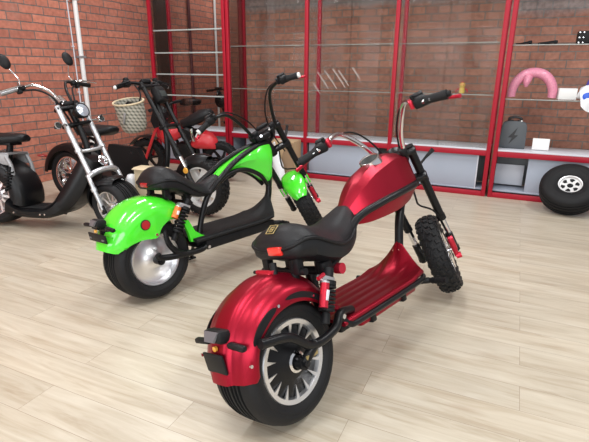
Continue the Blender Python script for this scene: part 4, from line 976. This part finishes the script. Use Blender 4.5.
m = M(); m.tube([bc_ + TB @ V((.114 * math.cos(2 * PI * k / 28), .106 * math.sin(2 * PI * k / 28), .226)) for k in range(29)], .007, 8, sm=False); obj('basket_rim', m, CREAM, bk)
m = M(); m.tube([bc_ + TB @ V((.05, .05, .20)), bc_ + TB @ V((.05, .09, .26)), fk(-.04, -.10, -.04)], .006, 8); m.box(bc_ + TB @ V((.0, .02, .16)), (.11, .06, .10), Matrix.Rotation(.3, 3, 'Y'), .02); obj('basket_contents', m, BLKP, bk)
m = M(); m.box(bc_ + TB @ V((.02, -.104, .13)), (.016, .008, .09), TB @ Matrix.Rotation(.4, 3, 'Y'), .003); obj('basket_strap', m, SILV, bk)
m = M(); m.tube([(.45, .1, .18), (.46, .15, .12), (.48, .215, .022)], .01, 8, sm=False); obj('kickstand', m, BLACK, B)

# ------------------------------------------------------------------ small red mini bike further back
D = empty('mini_bike', 'small red mini motorbike with black seat in front of the corner display case', 'motorbike', None, pose(-100.5, 5, (-2.639, 4.002, .008)))
for nm, x, rim_ in (('rear_tire', 0, BLACK), ('front_tire', .815, BLACK)):
    t = knob_tyre(nm, .2, .045, .13, (x, 0, .2), (0, 1, 0), (1, 0, 0), D, n=26, kn=.008)
    spoke_rim(.132, .035, (x, 0, .2), (0, 1, 0), (1, 0, 0), t, rim_, 6, .02, .1)
m = M()
for s in (1, -1):
    m.tube([(.60, s * .07, .60), (.70, s * .07, .42), (.81, s * .07, .20)], .015, 10)
fkD = obj('fork', m, REDP, D)
m = M()
for s in (1, -1): m.tube([(.60, s * .04, .64), (.585, s * .10, .71), (.57, s * .2, .735), (.55, s * .30, .735)], .011, 10); m.tube([(.57, s * .2, .735), (.55, s * .31, .735)], .016, 10)
m.box((.60, 0, .63), (.05, .19, .04), None, .01); obj('handlebar', m, BLKP, D)
m = M(); o = [(.66, .52), (.69, .60), (.64, .72), (.58, .66), (.60, .54)]; m.loft([[V((x, y, z)) for x, z in o] for y in (-.09, .09)]); obj('front_plate', m, BLKP, D, ang=30)
m = M(); st = [(.36, .03, .56, .50, .46), (.42, .08, .575, .50, .42), (.50, .11, .57, .48, .38), (.57, .11, .535, .46, .37), (.62, .07, .50, .45, .40), (.64, .02, .47, .44, .42)]
m.loft([ring_section(h, zt, zs, zb, x) for x, h, zt, zs, zb in crom_n(st, 3)]); obj('tank', m, REDP, D, ang=50)
m = M(); st = [(.02, .03, .40, .36, .33), (.06, .08, .46, .38, .33), (.14, .105, .505, .42, .335), (.21, .11, .50, .40, .335), (.27, .09, .46, .38, .345), (.30, .03, .42, .38, .36)]
m.loft([ring_section(h, zt, zs, zb, x) for x, h, zt, zs, zb in crom_n(st, 3)]); tl_ = obj('side_cover', m, REDP, D, ang=50)
m = M(); m.box((.18, .112, .50), (.012, .008, .10), Matrix.Rotation(-.5, 3, 'Y'), .002); obj('cover_stripe', m, WHITE, tl_)
saddle(D, [(.05, .03, .69, .68, .66), (.09, .075, .715, .685, .63), (.17, .095, .708, .66, .585), (.26, .095, .67, .62, .55), (.34, .08, .625, .585, .53), (.40, .05, .60, .575, .545)])
m = M(); m.lathe([(.0001, .12), (.05, .12), (.068, .10), (.07, .02), (.0001, .02)], (.305, 0, .475), (0, 1, 0), 24, closed=False); ef = obj('air_filter', m, BLKP, D)
m = M(); m.tube([(.235, .13, .54), (.228, .135, .48), (.215, .13, .42)], .013, 8); obj('filter_trim', m, CHROME, ef)
m = M()
for s in (1, -1): m.tube([(.60, s * .04, .58), (.50, s * .06, .36), (.44, s * .07, .22), (.22, s * .07, .20), (0, s * .065, .20)], .016, 10); m.tube([(.42, s * .06, .50), (.22, s * .07, .50), (.08, s * .06, .62)], .013, 10); m.tube([(.22, s * .07, .22), (.22, s * .07, .50)], .012, 8)
m.box((.36, 0, .29), (.22, .15, .17), None, .03); obj('frame', m, BLACK, D)
rows = []
for i in range(15):
    th = math.radians(30 + 90 * i / 14); rows.append([V((.815 + r * math.cos(th), y, .2 + r * math.sin(th))) for y, r in ((-.055, .215), (-.03, .226), (0, .23), (.03, .226), (.055, .215))])
m = M(); m.grid(rows); obj('front_fender', m, BLACK, D, ang=60, solid=-.004)
m = M(); m.cyl((0, -.08, .2), (0, .08, .2), .01, 10); m.cyl((.815, -.085, .2), (.815, .085, .2), .01, 10); obj('axles', m, CHROME, D)
m = M(); m.tube([(.33, -.08, .2), (.33, -.14, .14), (.34, -.2, .005)], .009, 8, sm=False); obj('kickstand', m, BLACK, D)

# ------------------------------------------------------------------ black kick scooter behind the corner case
E_ = empty('compact_scooter', 'black compact scooter standing behind the corner display case, seen through its glass', 'electric scooter', None, pose(25, 3, (-3.98, 5.35, .006)))
for nm, x in (('rear_tire', 0.0), ('front_tire', .62)):
    t = obj(nm, M().lathe(tyre_profile(.14, .05, .08), (x, 0, .14), (0, 1, 0), 40), RUB, E_, ang=40); spoke_rim(.083, .04, (x, 0, .14), (0, 1, 0), (1, 0, 0), t, ALU, 5, .02)
m = M(); m.box((.30, 0, .17), (.46, .18, .05), None, .015); m.tube([(.50, 0, .17), (.58, 0, .30), (.50, 0, .62), (.46, 0, .80)], .024, 12); obj('frame', m, BLACK, E_)
m = M()
for s in (1, -1): m.tube([(.58, s * .06, .34), (.61, s * .065, .24), (.62, s * .065, .14)], .014, 8)
m.box((.575, 0, .35), (.05, .16, .04), None, .01); obj('fork', m, BLACK, E_)
m = M(); m.tube([(.44, -.27, .80), (.46, -.1, .81), (.46, .1, .81), (.44, .27, .80)], .012, 10); m.box((.46, 0, .825), (.05, .12, .04), None, .01); hb_ = obj('handlebar', m, BLKP, E_)
for s in (1, -1):
    m = M().tube([(.455, s * .15, .805), (.44, s * .28, .80)], .018, 10); obj('grip', m, RUB, hb_)
    m = M(); m.box((.475, s * .13, .815), (.03, .04, .022), None, .005); obj('lever_clamp', m, CHROME, hb_)
m = M(); m.box((.0, 0, .64), (.09, .08, .03), None, .008); m.cyl((.05, 0, .19), (.02, 0, .62), .018, 12); obj('seat_post', m, BLACK, E_)
saddle(E_, [(-.13, .03, .665, .655, .635), (-.10, .10, .705, .67, .62), (0, .12, .71, .67, .61), (.10, .09, .70, .67, .62), (.16, .03, .685, .67, .645)])
m = M(); m.ball((.48, 0, .66), (.07, .11, .10), 16, 10); obj('front_bag', m, BLKP, E_)

# ------------------------------------------------------------------ camera
cam = bpy.data.cameras.new('camera'); co = bpy.data.objects.new('camera', cam); COL.objects.link(co)
p, y, r = .311646, -.427601, .0072113
fwd0 = V((math.sin(y), math.cos(y), 0)); right = V((math.cos(y), -math.sin(y), 0)); up = V((0, 0, 1))
fwd = fwd0 * math.cos(p) - up * math.sin(p); upv = up * math.cos(p) + fwd0 * math.sin(p)
cr_ = right * math.cos(r) + upv * math.sin(r); cu_ = upv * math.cos(r) - right * math.sin(r)
co.matrix_world = Matrix(((cr_.x, cu_.x, -fwd.x, 0), (cr_.y, cu_.y, -fwd.y, 0), (cr_.z, cu_.z, -fwd.z, 1.09), (0, 0, 0, 1)))
cam.sensor_width = 36; cam.sensor_fit = 'HORIZONTAL'; cam.lens = 469.87 * 36 / 589; cam.clip_start = .02
sc.camera = co

# ------------------------------------------------------------------ light
w = bpy.data.worlds.new('World'); sc.world = w; w.use_nodes = True
bg = w.node_tree.nodes['Background']; bg.inputs['Color'].default_value = (.93, .96, 1, 1); bg.inputs['Strength'].default_value = .62
def area(name, loc, size, power, col=(.97, .985, 1), rot=(0, 0, 0)):
    l = bpy.data.lights.new(name, 'AREA'); l.shape = 'RECTANGLE'; l.size, l.size_y = size; l.energy = power; l.color = col
    o = bpy.data.objects.new(name, l); COL.objects.link(o); o.location = loc; o.rotation_euler = rot; return o
for x, yy, pw in ((-2.9, .4, 43), (-2.9, 3.2, 44), (-.9, .4, 46), (-.9, 3.2, 34), (1.2, .4, 62), (1.2, 3.2, 46), (-3.6, 6.3, 26)):  # last entry is an added fill that brightens the recess behind the corner case
    area('ceiling_and_fill_lamp', (x, yy, 3.05), (.3, 1.25 if yy < 5 else .8), pw)
area('window_daylight', (-3.2, -2.4, 1.5), (2.2, 1.8), 70, (.95, .98, 1), (math.radians(90), 0, 0))
area('window_daylight', (.6, -2.4, 1.5), (2.6, 1.8), 95, (.95, .98, 1), (math.radians(90), 0, 0))
vs = sc.view_settings; vs.view_transform = 'Standard'; vs.look = 'None'; vs.gamma = 1; vs.use_curve_mapping = False; vs.exposure = -.22
